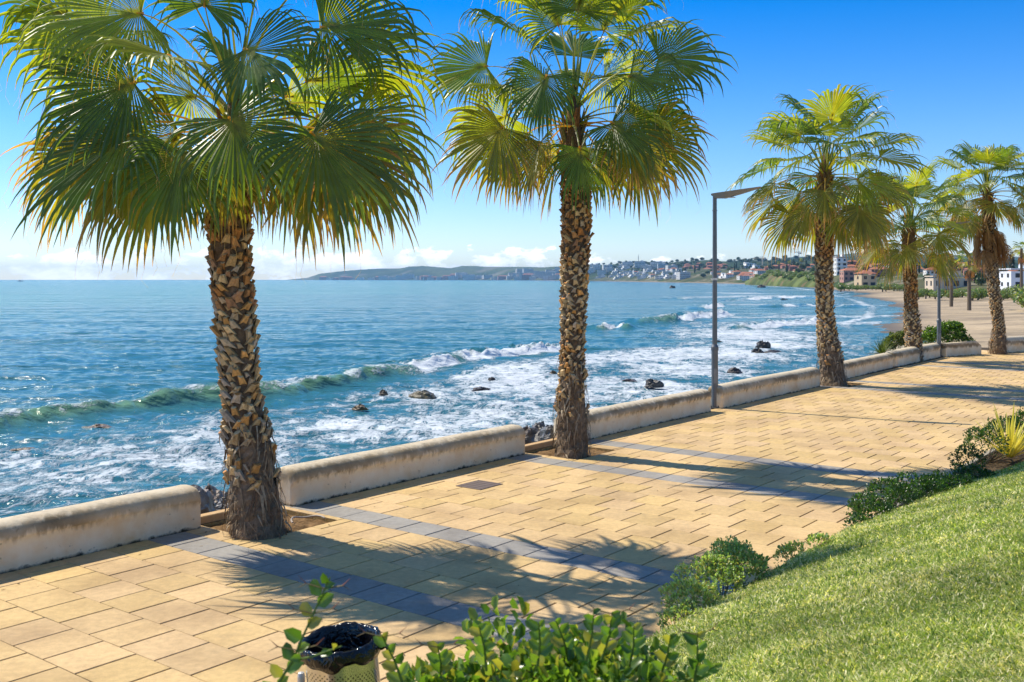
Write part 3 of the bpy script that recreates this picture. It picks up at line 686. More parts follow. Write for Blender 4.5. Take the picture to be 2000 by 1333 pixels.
# ------------------------------------------------------------------ palms
UP = Vector((0, 0, 1))
def nrm(v): return v.normalized() if v.length > 1e-9 else Vector((0, 0, 1))
def frond_mesh(O, Cc, H, d, Rr, kind, r, nseg=42, spread=2.05, droop=.1, fold=.18, roll=0.0, hang=.5, nt=None):
    mb = MB()
    pet = {'g': (.20, .24, .06), 'y': (.27, .30, .06), 'o': (.36, .30, .08), 'd': (.28, .17, .08)}[kind]
    pts = []; K = 9
    for k in range(K + 1):
        t = k / K; pts.append(O * (1 - t) ** 2 + Cc * (2 * t * (1 - t)) + H * t * t)
    mb.tube(pts, [.034 - .022 * (k / K) for k in range(K + 1)], 5, pet, flat=.55)
    d = nrm(d); t_ = d.cross(UP)
    if t_.length < .15: t_ = Vector((1, 0, 0)).cross(d)
    t_ = nrm(t_); n = nrm(t_.cross(d))
    if nt is not None:
        q_ = Vector(nt) - d * d.dot(Vector(nt))
        if q_.length > .15: n = nrm(q_); t_ = nrm(d.cross(n))
    if roll: rm = Matrix.Rotation(roll, 3, d); t_ = rm @ t_; n = rm @ n
    cg = {'g': (.075, .138, .026), 'y': (.18, .24, .028), 'o': (.135, .16, .028), 'd': (.34, .20, .085)}[kind]  # y fronds: backlit yellow put into the leaf colour, beside the plain green
    br = (.38, .22, .085); yel = (.30, .27, .035)
    tipb = {'g': .20, 'y': .18, 'o': .92, 'd': 1.0}[kind]
    da = 2 * spread / nseg; KS = 10
    # the costa carries on into the blade and bends down: origins of the mid segments move out along it
    for i in range(nseg):
        a = -spread + (i + .5) * da
        if r.random() < .02: continue
        q = abs(a) / spread
        L = Rr * (1 - .40 * q ** 1.5) * r.uniform(.86, 1.14)
        s = nrm(d * math.cos(a) + t_ * math.sin(a) + n * (fold * abs(math.sin(a)) - .12 * math.cos(a) + r.uniform(-.02, .02)))
        p = H + d * (.10 * Rr * max(0, math.cos(a)) * .8)
        dirv = s.copy(); split = r.uniform(.48, .62); hangs = r.random() < hang
        kink = r.uniform(.50, .78); step = L / KS
        col0 = Vector(cg) * r.uniform(.8, 1.22)
        if kind == 'o' and r.random() < .22: col0 = col0.lerp(Vector(yel), .5)
        if kind == 'y' and r.random() < .1: col0 = col0.lerp(Vector(yel), .4)
        tb_ = max(0.0, tipb * r.uniform(.3, 1.2) - .1); ln = r.uniform(-.25, .25)
        vs = []; cs = []
        for k in range(KS + 1):
            f = k / KS; rr = f * L
            hw = rr * math.tan(da / 2) * 1.04 if f < split else split * L * math.tan(da / 2) * 1.04 * max(0, 1 - (f - split) / (1 - split)) ** .95
            hw = max(hw, .0012 if f > .3 else .0065)
            nl = n - dirv * n.dot(dirv)
            if nl.length < .1: nl = UP - dirv * UP.dot(dirv)
            nl = nrm(nl); lat = nrm(dirv.cross(nl)); 
            ple = .55 * hw if f < split else .75 * hw
            vs += [p - lat * hw - nl * ple * .5, p + nl * ple * .5, p + lat * hw - nl * ple * .5]
            bf = max(0, (f - (1 - .55 * tb_)) / (.55 * tb_ + 1e-6)) if tb_ > 0 else 0
            c = col0.lerp(Vector(br), min(1, bf * 1.2)) if kind != 'd' else col0
            if f < .16 and kind != 'd': c = c.lerp(Vector((.30, .30, .06)), .6 * (1 - f / .16))
            cs += [tuple(c)] * 3
            g = droop * (f ** 1.3) * (.45 if f < split else 1.0)
            if f > split: g += .16
            if hangs and f > kink: g += .60
            dirv = nrm(dirv + Vector((0, 0, -1)) * g + lat * (ln * .12 * (f > split)) + Vector((r.uniform(-1, 1), r.uniform(-1, 1), r.uniform(-1, 1))) * .04 * (f > split))
            p = p + dirv * step
        fs = []
        for k in range(KS): b = k * 3; fs += [(b, b + 1, b + 4, b + 3), (b + 1, b + 2, b + 5, b + 4)]
        mb.add(vs, fs, cs)
        # pale thread hanging from a few tips
        if r.random() < .12 and kind != 'd':
            e = vs[-2]; mb.tube([e, e + Vector((r.uniform(-.05, .05), r.uniform(-.05, .05), -.12)), e + Vector((r.uniform(-.08, .08), r.uniform(-.08, .08), -.22))], .0012, 3, (.5, .45, .35), caps=False)
    # hastula
    mb.tube([H - d * .03 + n * .006, H + d * .05 + n * .012], [.02, .006], 5, (.40, .30, .06))
    return mb

BOOTP = [(.54, .38, .19), (.46, .32, .16), (.56, .30, .10), (.40, .31, .20), (.64, .46, .24), (.44, .36, .27)]
def trunk_mesh(path, r, boot=.8, fib=1.2, orange=.0, grey=0.0, skirt=.5):
    """path: list of (centre, radius) from foot to top. boots: spiral of overlapping cut leaf bases"""
    mb = MB(); C_ = [Vector(c) for c, _ in path]; Rd = [q for _, q in path]
    cum = [0]
    for i in range(1, len(C_)): cum.append(cum[-1] + (C_[i] - C_[i - 1]).length)
    Ht = cum[-1]
    def ev(h):
        h = min(max(h, 0), Ht)
        for i in range(1, len(cum)):
            if h <= cum[i] + 1e-9:
                t = (h - cum[i - 1]) / (cum[i] - cum[i - 1] + 1e-9); return C_[i - 1].lerp(C_[i], t), Rd[i - 1] * (1 - t) + Rd[i] * t
        return C_[-1], Rd[-1]
    n = 24; K = int(Ht / .06); vs = []; cs = []
    for k in range(K + 1):
        h = Ht * k / K; c, rr = ev(h)
        for j in range(n):
            a = 2 * math.pi * j / n
            q = rr * .86 * (1 + (r.random() - .5) * .12)
            vs.append(c + Vector((math.cos(a) * q, math.sin(a) * q, (r.random() - .5) * .02)))
            b = r.uniform(.5, 1.2); base = Vector((.17, .11, .065)) if h > fib else Vector((.24, .17, .11))
            cs.append(tuple(base * b))
    fs = [(k * n + j, k * n + (j + 1) % n, (k + 1) * n + (j + 1) % n, (k + 1) * n + j) for k in range(K) for j in range(n)]
    fs.append(tuple(K * n + j for j in range(n)))
    mb.add(vs, fs, cs)
    # leaf bases
    dz = .0080 * boot; h = fib * .55; i = 0
    while h < Ht - .02:
        c, rr = ev(h); ang = i * 2.39996 + r.uniform(-.12, .12); i += 1
        sc = boot * r.choice([.7, .85, 1, 1, 1.1, 1.25]) * r.uniform(.9, 1.1) * (rr / .27) ** .5
        o = Vector((math.cos(ang), math.sin(ang), 0)); t = Vector((-o.y, o.x, 0))
        low = h < fib
        if (low and r.random() < .45) or r.random() < .07: h += dz * 1.3; continue
        skew = r.choice([-1, 1]) * r.uniform(.02, .095) * sc
        out = r.uniform(.012, .045) * sc * (1.7 if r.random() < .08 else 1)
        if low: out *= 1.1
        L = r.uniform(.10, .15) * sc; wb = r.uniform(.055, .075) * sc; wt = r.uniform(.026, .044) * sc; th = r.uniform(.016, .028) * sc
        b0 = c + o * (rr * .84)
        P = [b0 + t * -wb - UP * L * .45, b0 + t * wb - UP * L * .45, b0 + t * (wb * .9) + o * (.022 * sc) - UP * L * .5, b0 + t * (-wb * .9) + o * (.022 * sc) - UP * L * .5,
             b0 + t * (skew - wt) + o * out + UP * L * .55, b0 + t * (skew + wt) + o * out + UP * L * .55,
             b0 + t * (skew + wt * .9) + o * (out + th + .012) + UP * (L * .40), b0 + t * (skew - wt * .9) + o * (out + th + .012) + UP * (L * .43)]
        # ridge on the outer face
        P.append((P[2] + P[3]) / 2 + o * .014 * sc + UP * .02); P.append((P[6] + P[7]) / 2 + o * .012 * sc - UP * .01)
        cb = Vector(r.choice(BOOTP)) * r.uniform(.9, 1.4)
        if orange and h > Ht * (1 - orange) and r.random() < .7: cb = cb.lerp(Vector((.42, .17, .05)), .7)
        if grey: cb = cb.lerp(Vector((.33, .29, .23)), grey * r.random())
        ce = (Vector((.66, .48, .26)) if r.random() < .6 else Vector((.60, .28, .09))) * r.uniform(.6, 1.15)
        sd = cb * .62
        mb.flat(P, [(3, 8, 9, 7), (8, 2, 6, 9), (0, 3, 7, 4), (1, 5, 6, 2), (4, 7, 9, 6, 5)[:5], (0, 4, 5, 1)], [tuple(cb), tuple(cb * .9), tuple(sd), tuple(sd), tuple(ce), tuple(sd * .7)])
        # torn fibre tufts
        if r.random() < .6:
            e = (P[4] + P[5]) / 2
            for _ in range(2):
                q = e + o * r.uniform(.02, .07) + t * r.uniform(-.05, .05) + UP * r.uniform(-.03, .07)
                w_ = t * .005
                mb.add([e - w_, e + w_, q], [(0, 1, 2)], (.22, .15, .09))
        h += dz * (1.0 if not low else 1.3)
    # ragged brown straps and root fibres around the foot
    for _ in range(int(170 * fib)):
        h = r.uniform(.02, fib * 1.25) ; c, rr = ev(h); ang = r.uniform(0, 6.283); o = Vector((math.cos(ang), math.sin(ang), 0)); t = Vector((-o.y, o.x, 0))
        L = r.uniform(.12, .42) * (1 if h > .3 else .6); w_ = r.uniform(.006, .022); sw = r.uniform(-.12, .12); ou = r.uniform(0, .07)
        p = c + o * (rr * .9); pts = []
        for k in range(5):
            f = k / 4; pts.append(p + o * (ou * math.sin(f * 2.4) + .01) + t * (sw * f) - UP * (L * f) + UP * .05)
        vs = []
        for k, q in enumerate(pts):
            ww = w_ * (1 - .8 * (k / 4)); vs += [q - t * ww, q + t * ww + o * ww * .5]
        mb.add([Vector((v_.x, v_.y, max(v_.z, C_[0].z - .04))) for v_ in vs], [(2 * k, 2 * k + 1, 2 * k + 3, 2 * k + 2) for k in range(4)], tuple(Vector(r.choice([(.33, .24, .15), (.25, .17, .10), (.42, .33, .22), (.16, .10, .06)])) * r.uniform(.7, 1.1)))
    for _ in range(int(500 * min(fib, 1))):
        h = r.uniform(0, .45 * fib); c, rr = ev(h); ang = r.uniform(0, 6.283); o = Vector((math.cos(ang), math.sin(ang), 0)); t = Vector((-o.y, o.x, 0))
        p = c + o * rr * .88; q = p + o * r.uniform(.03, .09) - UP * r.uniform(.03, .14) + t * r.uniform(-.08, .08); q.z = max(q.z, C_[0].z - .03)
        w_ = t * .004; mb.add([p - w_, p + w_, q], [(0, 1, 2)], tuple(Vector((.27, .2, .12)) * r.uniform(.4, 1.2)))
    return mb

def palm(base, path, crownO, fronds, label, seed, boot=.8, fib=1.2, orange=.2, grey=0.0, dead=None):
    r = random.Random(seed); base = Vector(base)
    root = thing('palm_tree', base, label, 'palm tree', 'fan palms along the promenade')
    part(trunk_mesh(path, r, boot, fib, orange, grey), 'trunk', M['boot'], root, base)
    cm = MB(); top = Vector(path[-1][0]); rt = path[-1][1]; O = Vector(crownO)
    cm.tube([top - UP * .15, top.lerp(O, .35), top.lerp(O, .75), O + UP * .15, O + UP * .5], [rt * 1.0, rt * .9, rt * .62, rt * .35, .03], 14, (.17, .10, .05))
    for _ in range(60):                                # sheathing leaf bases wrapping the heart of the crown
        a = r.uniform(0, 6.283); f = r.uniform(0, .9); c = top.lerp(O, f); rr = rt * (1 - .5 * f)
        o = Vector((math.cos(a), math.sin(a), 0)); t = Vector((-o.y, o.x, 0)); L = r.uniform(.2, .34); w_ = r.uniform(.035, .06)
        p = c + o * rr * .85; q = p + o * r.uniform(.05, .14) + UP * L
        colr = tuple(Vector(r.choice([(.30, .20, .07), (.34, .15, .05), (.24, .20, .07), (.2, .12, .06)])) * r.uniform(.7, 1.2))
        cm.add([p - t * w_, p + t * w_, p + o * .03 , q - t * w_ * .4, q + t * w_ * .4, q + o * .02], [(0, 2, 5, 3), (2, 1, 4, 5)], colr)
    for _ in range(7):                                 # unopened spears
        a = r.uniform(0, 6.283); q = O + Vector((math.cos(a) * .18, math.sin(a) * .18, r.uniform(.7, 1.3)))
        cm.tube([O, O.lerp(q, .6), q], [.03, .024, .004], 5, (.22, .27, .06))
    crown = part(cm, 'crown', M['bark'], root, base)
    for fd in fronds:
        mb = frond_mesh(*fd[0], r=r, **fd[1])
        o = part(mb, 'frond', M['dryfrond'] if fd[1]['kind'] == 'd' else M['frond'], crown, base)
        if fd[1]['kind'] == 'd': o['label'] = 'dead brown hanging frond'
    return root
def explicit(O, Y, rows, r, scale=1.0):
    out = []
    for ri, (hx, hy, tx, ty, dh, dt, Rr, kind) in enumerate(rows):
        H = at(hx, hy, Y + dh); T = at(tx, ty, Y + dt); d = nrm(T - H)
        low = kind == 'o' or (H.z < O.z + .15 and d.z < -.2)
        o0 = O + Vector((r.uniform(-.06, .06), r.uniform(-.06, .06), -.25 if low else r.uniform(-.1, .12)))
        chord = H - o0; Cc = o0 + chord * .5 + UP * (chord.length * (.22 if not low else .30))
        Cc = Cc.lerp(H - d * chord.length * .45, .45)
        out.append(((o0, Cc, H, d, Rr * scale), dict(kind=kind, nseg=46, spread=r.uniform(1.8, 2.2), droop=r.uniform(.07, .16), fold=r.uniform(.05, .28), roll=r.uniform(-.25, .25), hang=.7 if kind != 'o' else .4, nt=None if (r.random() < .3 and ri > 9) else tuple(UP * r.uniform(.35, .8) + Vector((0, -1 if dh < 0 else 1, 0)) * r.uniform(.5, 1.1)))))
    return out
def spiral(O, N, r, Lp=1.15, Rr=1.15, a0=78, a1=-48, young_lit='y', seg=38, dead=0):
    out = []
    for i in range(N):
        t = (i + .5) / N; el = R_(a0 + (a1 - a0) * t ** .9 + r.uniform(-7, 7)); az = i * 2.39996 + r.uniform(-.2, .2)
        L = Lp * r.uniform(.82, 1.12); hd = Vector((math.cos(az), math.sin(az), 0))
        dv = hd * math.cos(el) + UP * math.sin(el); o0 = O + hd * .06 - UP * (.35 * t)
        H = o0 + dv * L; Cc = o0 + dv * L * .5 + UP * L * .16 + hd * (-.02)
        e2 = el - R_(r.uniform(12, 34)) ; d = hd * math.cos(e2) + UP * math.sin(e2)
        k = 'o' if t > .66 else ('g' if r.random() < .5 else young_lit)
        out.append(((o0, Cc, H, d, Rr * r.uniform(.9, 1.1)), dict(kind=k, nseg=seg, spread=r.uniform(1.8, 2.2), droop=r.uniform(.06, .15), fold=r.uniform(.05, .3), roll=r.uniform(-.5, .5), hang=.55)))
    for i in range(dead):
        az = i * 2.39996 + r.uniform(-.3, .3); hd = Vector((math.cos(az), math.sin(az), 0)); f = r.random()
        o0 = O - UP * (.6 + 1.15 * f); H = o0 + hd * r.uniform(.35, .6) - UP * r.uniform(.35, .8); Cc = o0 + hd * .45 + UP * .05
        out.append(((o0, Cc, H, nrm(hd * .12 - UP), Rr * r.uniform(.75, 1.0)), dict(kind='d', nseg=28, spread=r.uniform(.9, 1.4), droop=.25, fold=-.3, roll=r.uniform(-.5, .5), hang=.3)))
    return out
def fill(O, N, r, Lp, Rr, seed_off=0.0, els=(60, -30)):
    out = []
    for i in range(N):
        az = R_(20 + seed_off) + i * 2.39996 + r.uniform(-.2, .2); el = R_(els[0] + (els[1] - els[0]) * (i + .5) / N)
        hd = Vector((math.cos(az), math.sin(az), 0)); dv = hd * math.cos(el) + UP * math.sin(el); o0 = O - UP * .15
        H = o0 + dv * Lp * r.uniform(.8, 1.1); e2 = el - R_(r.uniform(15, 35)); d = hd * math.cos(e2) + UP * math.sin(e2)
        out.append(((o0, o0.lerp(H, .5) + UP * .15, H, d, Rr * r.uniform(.9, 1.1)), dict(kind=('g', 'y', 'o')[0 if i % 3 == 0 else 1] if i < N * .55 else 'o', nseg=44, spread=r.uniform(1.8, 2.2), droop=r.uniform(.07, .15), fold=r.uniform(.05, .3), roll=r.uniform(-.4, .4), hang=.5)))
    return out
def tpath(Y, rows): return [(at(cx, cy, Y), w_ * .40 / F * Y) for (cx, cy, w_) in rows]
rr_ = random.Random(11)
# palm 1
Y1 = 12.0; O1 = at(458, 238, Y1)
L1 = [(275, 27, 90, 25, -.6, -1.1, 1.25, 'y'), (193, 90, 5, 110, .3, .6, 1.25, 'y'), (261, 162, 50, 225, -.5, -.9, 1.25, 'g'), (481, 97, 580, 130, -1.1, -1.8, 1.1, 'g'),
      (630, 54, 800, 40, -.2, -.3, 1.25, 'g'), (610, -50, 740, -150, .4, .7, 1.2, 'y'), (450, 234, 560, 380, -1.0, -1.3, 1.1, 'g'), (697, 225, 830, 320, .5, .8, 1.15, 'y'),
      (610, 262, 760, 400, -.8, -1.2, 1.3, 'g'), (560, 285, 660, 470, 0, -.1, 1.25, 'o'), (252, 265, 60, 360, -.7, -1.0, 1.4, 'g'), (315, 310, 200, 480, .2, .3, 1.25, 'o'),
      (355, 300, 330, 440, -1, -1.2, .95, 'g'), (200, 250, 20, 380, .4, .6, 1.25, 'o'), (640, 250, 800, 420, .2, .4, 1.25, 'o'), (440, 320, 420, 450, -.5, -.55, .8, 'o'),
      (430, -80, 380, -260, 0, 0, 1.2, 'y'), (330, -60, 230, -180, -.4, -.7, 1.2, 'y'), (520, -90, 560, -260, .3, .5, 1.2, 'g'), (400, 10, 410, -120, -.5, -.7, 1.1, 'g'),
      (690, 110, 820, 150, .4, .7, 1.15, 'y'), (560, 190, 640, 180, 1.0, 1.7, 1.2, 'y'), (380, 190, 300, 185, 1.0, 1.7, 1.2, 'y'), (470, 150, 480, 100, 1.2, 2.1, 1.2, 'g'),
      (130, 30, 10, -10, .1, .3, 1.1, 'g'), (350, 260, 260, 390, .9, 1.3, 1.2, 'o'), (570, 290, 630, 420, .9, 1.2, 1.2, 'o'),
      (490, 310, 530, 430, .5, .6, .85, 'o'), (240, 60, 140, 40, 1.0, 1.7, 1.15, 'g'), (330, 110, 250, 80, -1.2, -2.0, 1.0, 'y'),
      (270, 290, 110, 440, -.2, -.3, 1.2, 'o'), (620, 300, 720, 470, -.3, -.4, 1.15, 'o'), (160, 300, 70, 440, .3, .4, 1.1, 'o'), (690, 290, 790, 420, -.3, -.4, 1.1, 'o')]
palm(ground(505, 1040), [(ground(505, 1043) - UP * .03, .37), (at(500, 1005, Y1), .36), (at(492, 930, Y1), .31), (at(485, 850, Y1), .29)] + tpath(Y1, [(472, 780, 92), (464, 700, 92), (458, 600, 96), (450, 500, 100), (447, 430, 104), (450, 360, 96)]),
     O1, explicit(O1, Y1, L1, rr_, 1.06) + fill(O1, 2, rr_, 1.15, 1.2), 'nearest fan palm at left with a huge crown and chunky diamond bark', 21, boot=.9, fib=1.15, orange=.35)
# palm 2
rr2 = random.Random(29); Y2 = 17.3; O2 = at(1120, 222, Y2)
L2 = [(950, 130, 850, 140, -.2, -.3, 1.1, 'y'), (1090, 49, 1060, -40, -.6, -.8, 1.1, 'y'), (1286, 115, 1400, 100, -.2, -.4, 1.15, 'g'), (1066, 150, 1030, 240, -1, -1.3, 1.0, 'g'),
      (1227, 213, 1400, 270, .3, .5, 1.3, 'g'), (1195, 241, 1290, 290, -.8, -1.2, 1.1, 'g'), (1132, 290, 1150, 390, -1, -1.1, .9, 'g'), (990, 225, 880, 280, .2, .3, 1.15, 'y'),
      (980, 250, 900, 340, -.4, -.6, 1.15, 'o'), (1010, 280, 970, 380, .3, .4, 1.05, 'o'), (1270, 265, 1370, 350, .1, .1, 1.15, 'o'), (1240, 290, 1280, 390, -.3, -.4, 1.05, 'o'),
      (1180, 60, 1200, -40, .3, .5, 1.15, 'g'), (1230, 70, 1310, 40, .4, .7, 1.1, 'y'), (1020, 70, 930, 10, .2, .3, 1.1, 'g'), (1080, -40, 1060, -140, .2, .3, 1.1, 'y'),
      (1150, -50, 1180, -150, 0, 0, 1.1, 'g'), (1020, -20, 960, -90, -.2, -.4, 1.1, 'y'), (1180, 150, 1230, 140, .9, 1.5, 1.1, 'y'), (1060, 190, 1010, 180, .9, 1.5, 1.1, 'g'),
      (1120, 110, 1120, 60, .9, 1.5, 1.1, 'g'), (1090, 300, 1060, 400, .5, .6, 1.0, 'o'), (1165, 290, 1210, 380, .6, .8, 1.0, 'o'), (1055, 280, 1020, 370, -.6, -.8, 1.0, 'o'),
      (1200, 30, 1250, -40, -.7, -1.1, 1.1, 'y'), (1130, 20, 1140, -60, -.9, -1.3, 1.05, 'g'), (1230, 150, 1300, 150, -.9, -1.5, 1.0, 'g'), (1215, 265, 1300, 360, -.6, -.8, 1.1, 'o')]
palm(ground(1115, 888), [(ground(1115, 890) - UP * .03, .33), (at(1118, 860, Y2), .31), (at(1116, 800, Y2), .28), (at(1118, 740, Y2), .235)] + tpath(Y2, [(1117, 690, 56), (1119, 630, 60), (1122, 560, 66), (1124, 480, 70), (1126, 420, 74), (1124, 350, 74)]),
     O2, explicit(O2, Y2, L2, rr2, 1.1) + fill(O2, 4, rr2, 1.1, 1.15, 40), 'second fan palm, near the middle, standing just left of the near lamp post', 22, boot=.8, fib=1.35, orange=.3)
# palm 3
Y3 = 28.8; O3 = at(1612, 332, Y3)
palm(ground(1625, 752), [(ground(1630, 753) - UP * .03, .43), (at(1626, 735, Y3), .40), (at(1620, 690, Y3), .34)] + tpath(Y3, [(1613, 630, 42), (1610, 560, 42), (1609, 500, 42), (1612, 440, 44), (1612, 400, 40)]),
     O3, spiral(O3, 38, rr_, 1.45, 1.3, a0=80, a1=-48), 'third fan palm, between the wall blocks right of the near lamp', 23, boot=.8, fib=1.2, orange=.3)
# palm 4 (behind the wall)
Y4 = 37.0; O4 = at(1777, 438, Y4); r4 = random.Random(44)
b4 = at(1785, 690, Y4); b4.z = -.45
palm(b4, [(b4, .34), (at(1784, 660, Y4), .30), (at(1781, 625, Y4), .29)] + tpath(Y4, [(1779, 600, 31), (1779, 560, 31), (1776, 520, 32), (1775, 475, 32)]),
     O4, spiral(O4, 34, r4, 1.35, 1.15, a0=82, a1=-40), 'shortest fan palm of the row, growing behind the clean white wall block', 24, boot=.8, fib=.8, orange=.5)
# palm 5
Y5 = 40.6; O5 = at(1928, 370, Y5); r5 = random.Random(55)
b5 = at(1950, 692, Y5); b5.z = -.03
palm(b5, [(b5, .38), (at(1949, 675, Y5), .36)] + tpath(Y5, [(1951, 640, 27), (1946, 600, 27), (1940, 560, 28), (1935, 500, 30), (1930, 420, 30)]),
     O5, spiral(O5, 34, r5, 1.35, 1.15, a0=80, a1=-38, dead=22), 'fifth fan palm at the right edge with a skirt of dead brown fronds', 25, boot=.8, fib=.9, orange=.3, grey=.7)

# ------------------------------------------------------------------ lamp posts
def lamp(base, H, label, head_dir, seed, band=True):
    root = thing('street_lamp', base, label, 'street lamp', 'street lamps on the seaward edge'); b = Vector(base)
    g = (.17, .175, .18)
    m = MB(); m.tube([b, b + UP * 1.35], [.078, .078], 16, g); m.tube([b + UP * 1.35, b + UP * 1.42, b + UP * 1.48], [.090, .090, .06], 16, g)
    m.tube([b + UP * 1.48, b + UP * H], [.060, .048], 16, g)
    pole = part(m, 'pole', M['steel'], root, b, smooth=False)
    m = MB(); m.tube([b - UP * .02, b + UP * .015, b + UP * .02], [.15, .15, .09], 12, (.06, .06, .06))
    for k in range(4):
        a = k * math.pi / 2 + .6; q = b + Vector((math.cos(a) * .12, math.sin(a) * .12, 0)); m.tube([q, q + UP * .06], .016, 6, (.10, .08, .07))
    part(m, 'base_plate', M['plain'], root, b)
    m = MB(); h = Vector(head_dir).normalized(); s = h.cross(UP).normalized(); t = b + UP * (H + .03)
    # flat wedge-shaped head, thick at the post and rising to a thin tip
    P = []
    for (d, zt, zb, w_) in ((-.08, .02, -.015, .05), (.03, .035, -.09, .08), (.25, .055, -.095, .12), (.62, .10, .0, .11), (1.05, .15, .12, .07)):
        P += [t + h * d + s * w_ + UP * zt, t + h * d - s * w_ + UP * zt, t + h * d - s * w_ * .8 + UP * zb, t + h * d + s * w_ * .8 + UP * zb]
    fs = [(3, 2, 1, 0), (16, 17, 18, 19)]
    for i in range(4):
        for j in range(4): fs.append((i * 4 + j, i * 4 + (j + 1) % 4, i * 4 + 4 + (j + 1) % 4, i * 4 + 4 + j))
    m.add(P, fs, (.34, .30, .25)); hd = part(m, 'lamp_head', M['steel'], root, b)
    m = MB(); m.box(t + h * .32 - UP * .078, (.3, .15, .012), (.6, .6, .58), ax=h, ay=s); part(m, 'lens', M['plain'], hd, b)
    m = MB(); m.tube([b + UP * (H - .35), b + UP * (H - .33)], .062, 12, (.2, .2, .2)); part(m, 'collar', M['steel'], root, b)
    if band:
        m = MB(); z0 = 2.98; m.tube([b + UP * z0, b + UP * (z0 + .05)], .062, 12, (.75, .75, .72))
        m.box(b + UP * (z0 + .03) + Vector((-.07, -.05, 0)), (.05, .02, .04), (.75, .75, .72))
        part(m, 'sticker_band', M['plain'], root, b)
    m = MB(); m.box(b + UP * .75 + Vector((.0, -.079, 0)), (.075, .008, .34), (.26, .27, .28)); part(m, 'access_door', M['steel'], root, b)
    return root
lb = ground(1396, 797); lb.z = 0
lamp(lb, (797 - 383) / F * lb.y, 'tall grey lamp post with a wedge shaped head between two wall blocks', (.93, -.36, 0), 1)
lb2 = Vector((834 / F * 39.2, 39.2, 0))
lamp(lb2, 5.05, 'far grey lamp post beside the planter with its head hidden in palm leaves', (.93, -.36, 0), 2, band=False)

# ------------------------------------------------------------------ litter bin
bc = Vector((-.945, 5.78, 0)); tilt = Matrix.Rotation(R_(-5), 4, 'Y') @ Matrix.Rotation(R_(3), 4, 'X')
def bt(p, piv=Vector((0, 0, .55))): return bc + (tilt @ (Vector(p) - piv)) + piv
bin_ = thing('litter_bin', bc, 'cylindrical steel litter bin lined with a black plastic bag beside the hedge', 'litter bin')
m = MB(); nb = 48; zs = [.18, .20, .50, .80, .84, .93]; vs = []
for z in zs:
    for k in range(nb): a = 2 * math.pi * k / nb; vs.append(bt((math.cos(a) * .205, math.sin(a) * .205, z)))
m.add(vs, [(i * nb + k, i * nb + (k + 1) % nb, (i + 1) * nb + (k + 1) % nb, (i + 1) * nb + k) for i in range(len(zs) - 1) for k in range(nb)] + [tuple(range(nb))[::-1]], (.55, .54, .5))
def mk_perf():
    m_, t = mat_base('perforated_steel'); tc_ = t.n('ShaderNodeTexCoord'); sp = t.n('ShaderNodeSeparateXYZ'); t.l(tc_, 'Object', sp, 0)
    ang = t.math('MULTIPLY', t.math('ARCTAN2', sp.outputs[1], sp.outputs[0]), 15.0); zz = t.math('MULTIPLY', sp.outputs[2], 72.0)
    cb = t.n('ShaderNodeCombineXYZ'); t.t.links.new(ang, cb.inputs[0]); t.t.links.new(zz, cb.inputs[1])
    s1 = t.math('MULTIPLY', t.math('SINE', t.math('MULTIPLY', ang, 3.14159)), t.math('SINE', t.math('MULTIPLY', zz, 3.14159)))
    hole = t.math('MULTIPLY', t.ramp(s1, [(.45, 0), (.6, 1)]), t.ramp(sp.outputs[2], [(.24, 0), (.25, 1), (.81, 1), (.82, 0)]))
    p = t.n('ShaderNodeBsdfPrincipled', Roughness=.22, Metallic=.95); t.t.links.new(t.mix(hole, (.60, .58, .54), (.02, .02, .02)), p.inputs['Base Color'])
    b = t.n('ShaderNodeBump', Strength=.25, Distance=.004); t.t.links.new(t.noise(t.mapping(tc_.outputs['Object'], scale=(1, 1, .15)), 14, 3), b.inputs['Height']); t.l(b, 0, p, 'Normal')
    o = t.n('ShaderNodeOutputMaterial'); t.l(p, 0, o, 0); return m_
part(m, 'body', mk_perf(), bin_, bc, smooth=True)
m_bag, t = mat_base('black_plastic'); p = t.n('ShaderNodeBsdfPrincipled', Roughness=.13); p.inputs['Base Color'].default_value = (.006, .006, .008, 1)
p.inputs['Specular IOR Level'].default_value = .5
g_ = t.n('ShaderNodeNewGeometry'); b = t.n('ShaderNodeBump', Strength=.7, Distance=.02); t.t.links.new(t.noise(g_.outputs['Position'], 11, 2, .5, 2.5), b.inputs['Height']); t.l(b, 0, p, 'Normal')
o_ = t.n('ShaderNodeOutputMaterial'); t.l(p, 0, o_, 0)
m = MB(); prof = [(.210, .872), (.224, .87), (.234, .89), (.236, .92), (.228, .955), (.212, .965), (.196, .95), (.188, .90), (.17, .80), (.15, .68), (.08, .60), (.0, .58)]
nb = 72; vs = []; rb = random.Random(8)
for pi_, (r0, z0) in enumerate(prof):
    for k in range(nb):
        a = 2 * math.pi * k / nb
        w1 = math.sin(a * 7 + pi_ * .9 + math.sin(a * 3)) * .004 + math.sin(a * 23 + pi_ * 1.9) * .002 + rb.uniform(-.004, .004)
        zz = z0 + (math.sin(a * 5 + 1) * .018 + math.sin(a * 9) * .012 if pi_ < 2 else 0) + (w1 if pi_ > 4 else w1 * .6)
        if pi_ > 7: w1 *= 3.0
        rr0 = max(0, r0 + w1); vs.append(bt((math.cos(a) * rr0, math.sin(a) * rr0, zz)))
m.add(vs, [(i * nb + k, i * nb + (k + 1) % nb, (i + 1) * nb + (k + 1) % nb, (i + 1) * nb + k) for i in range(len(prof) - 1) for k in range(nb)])
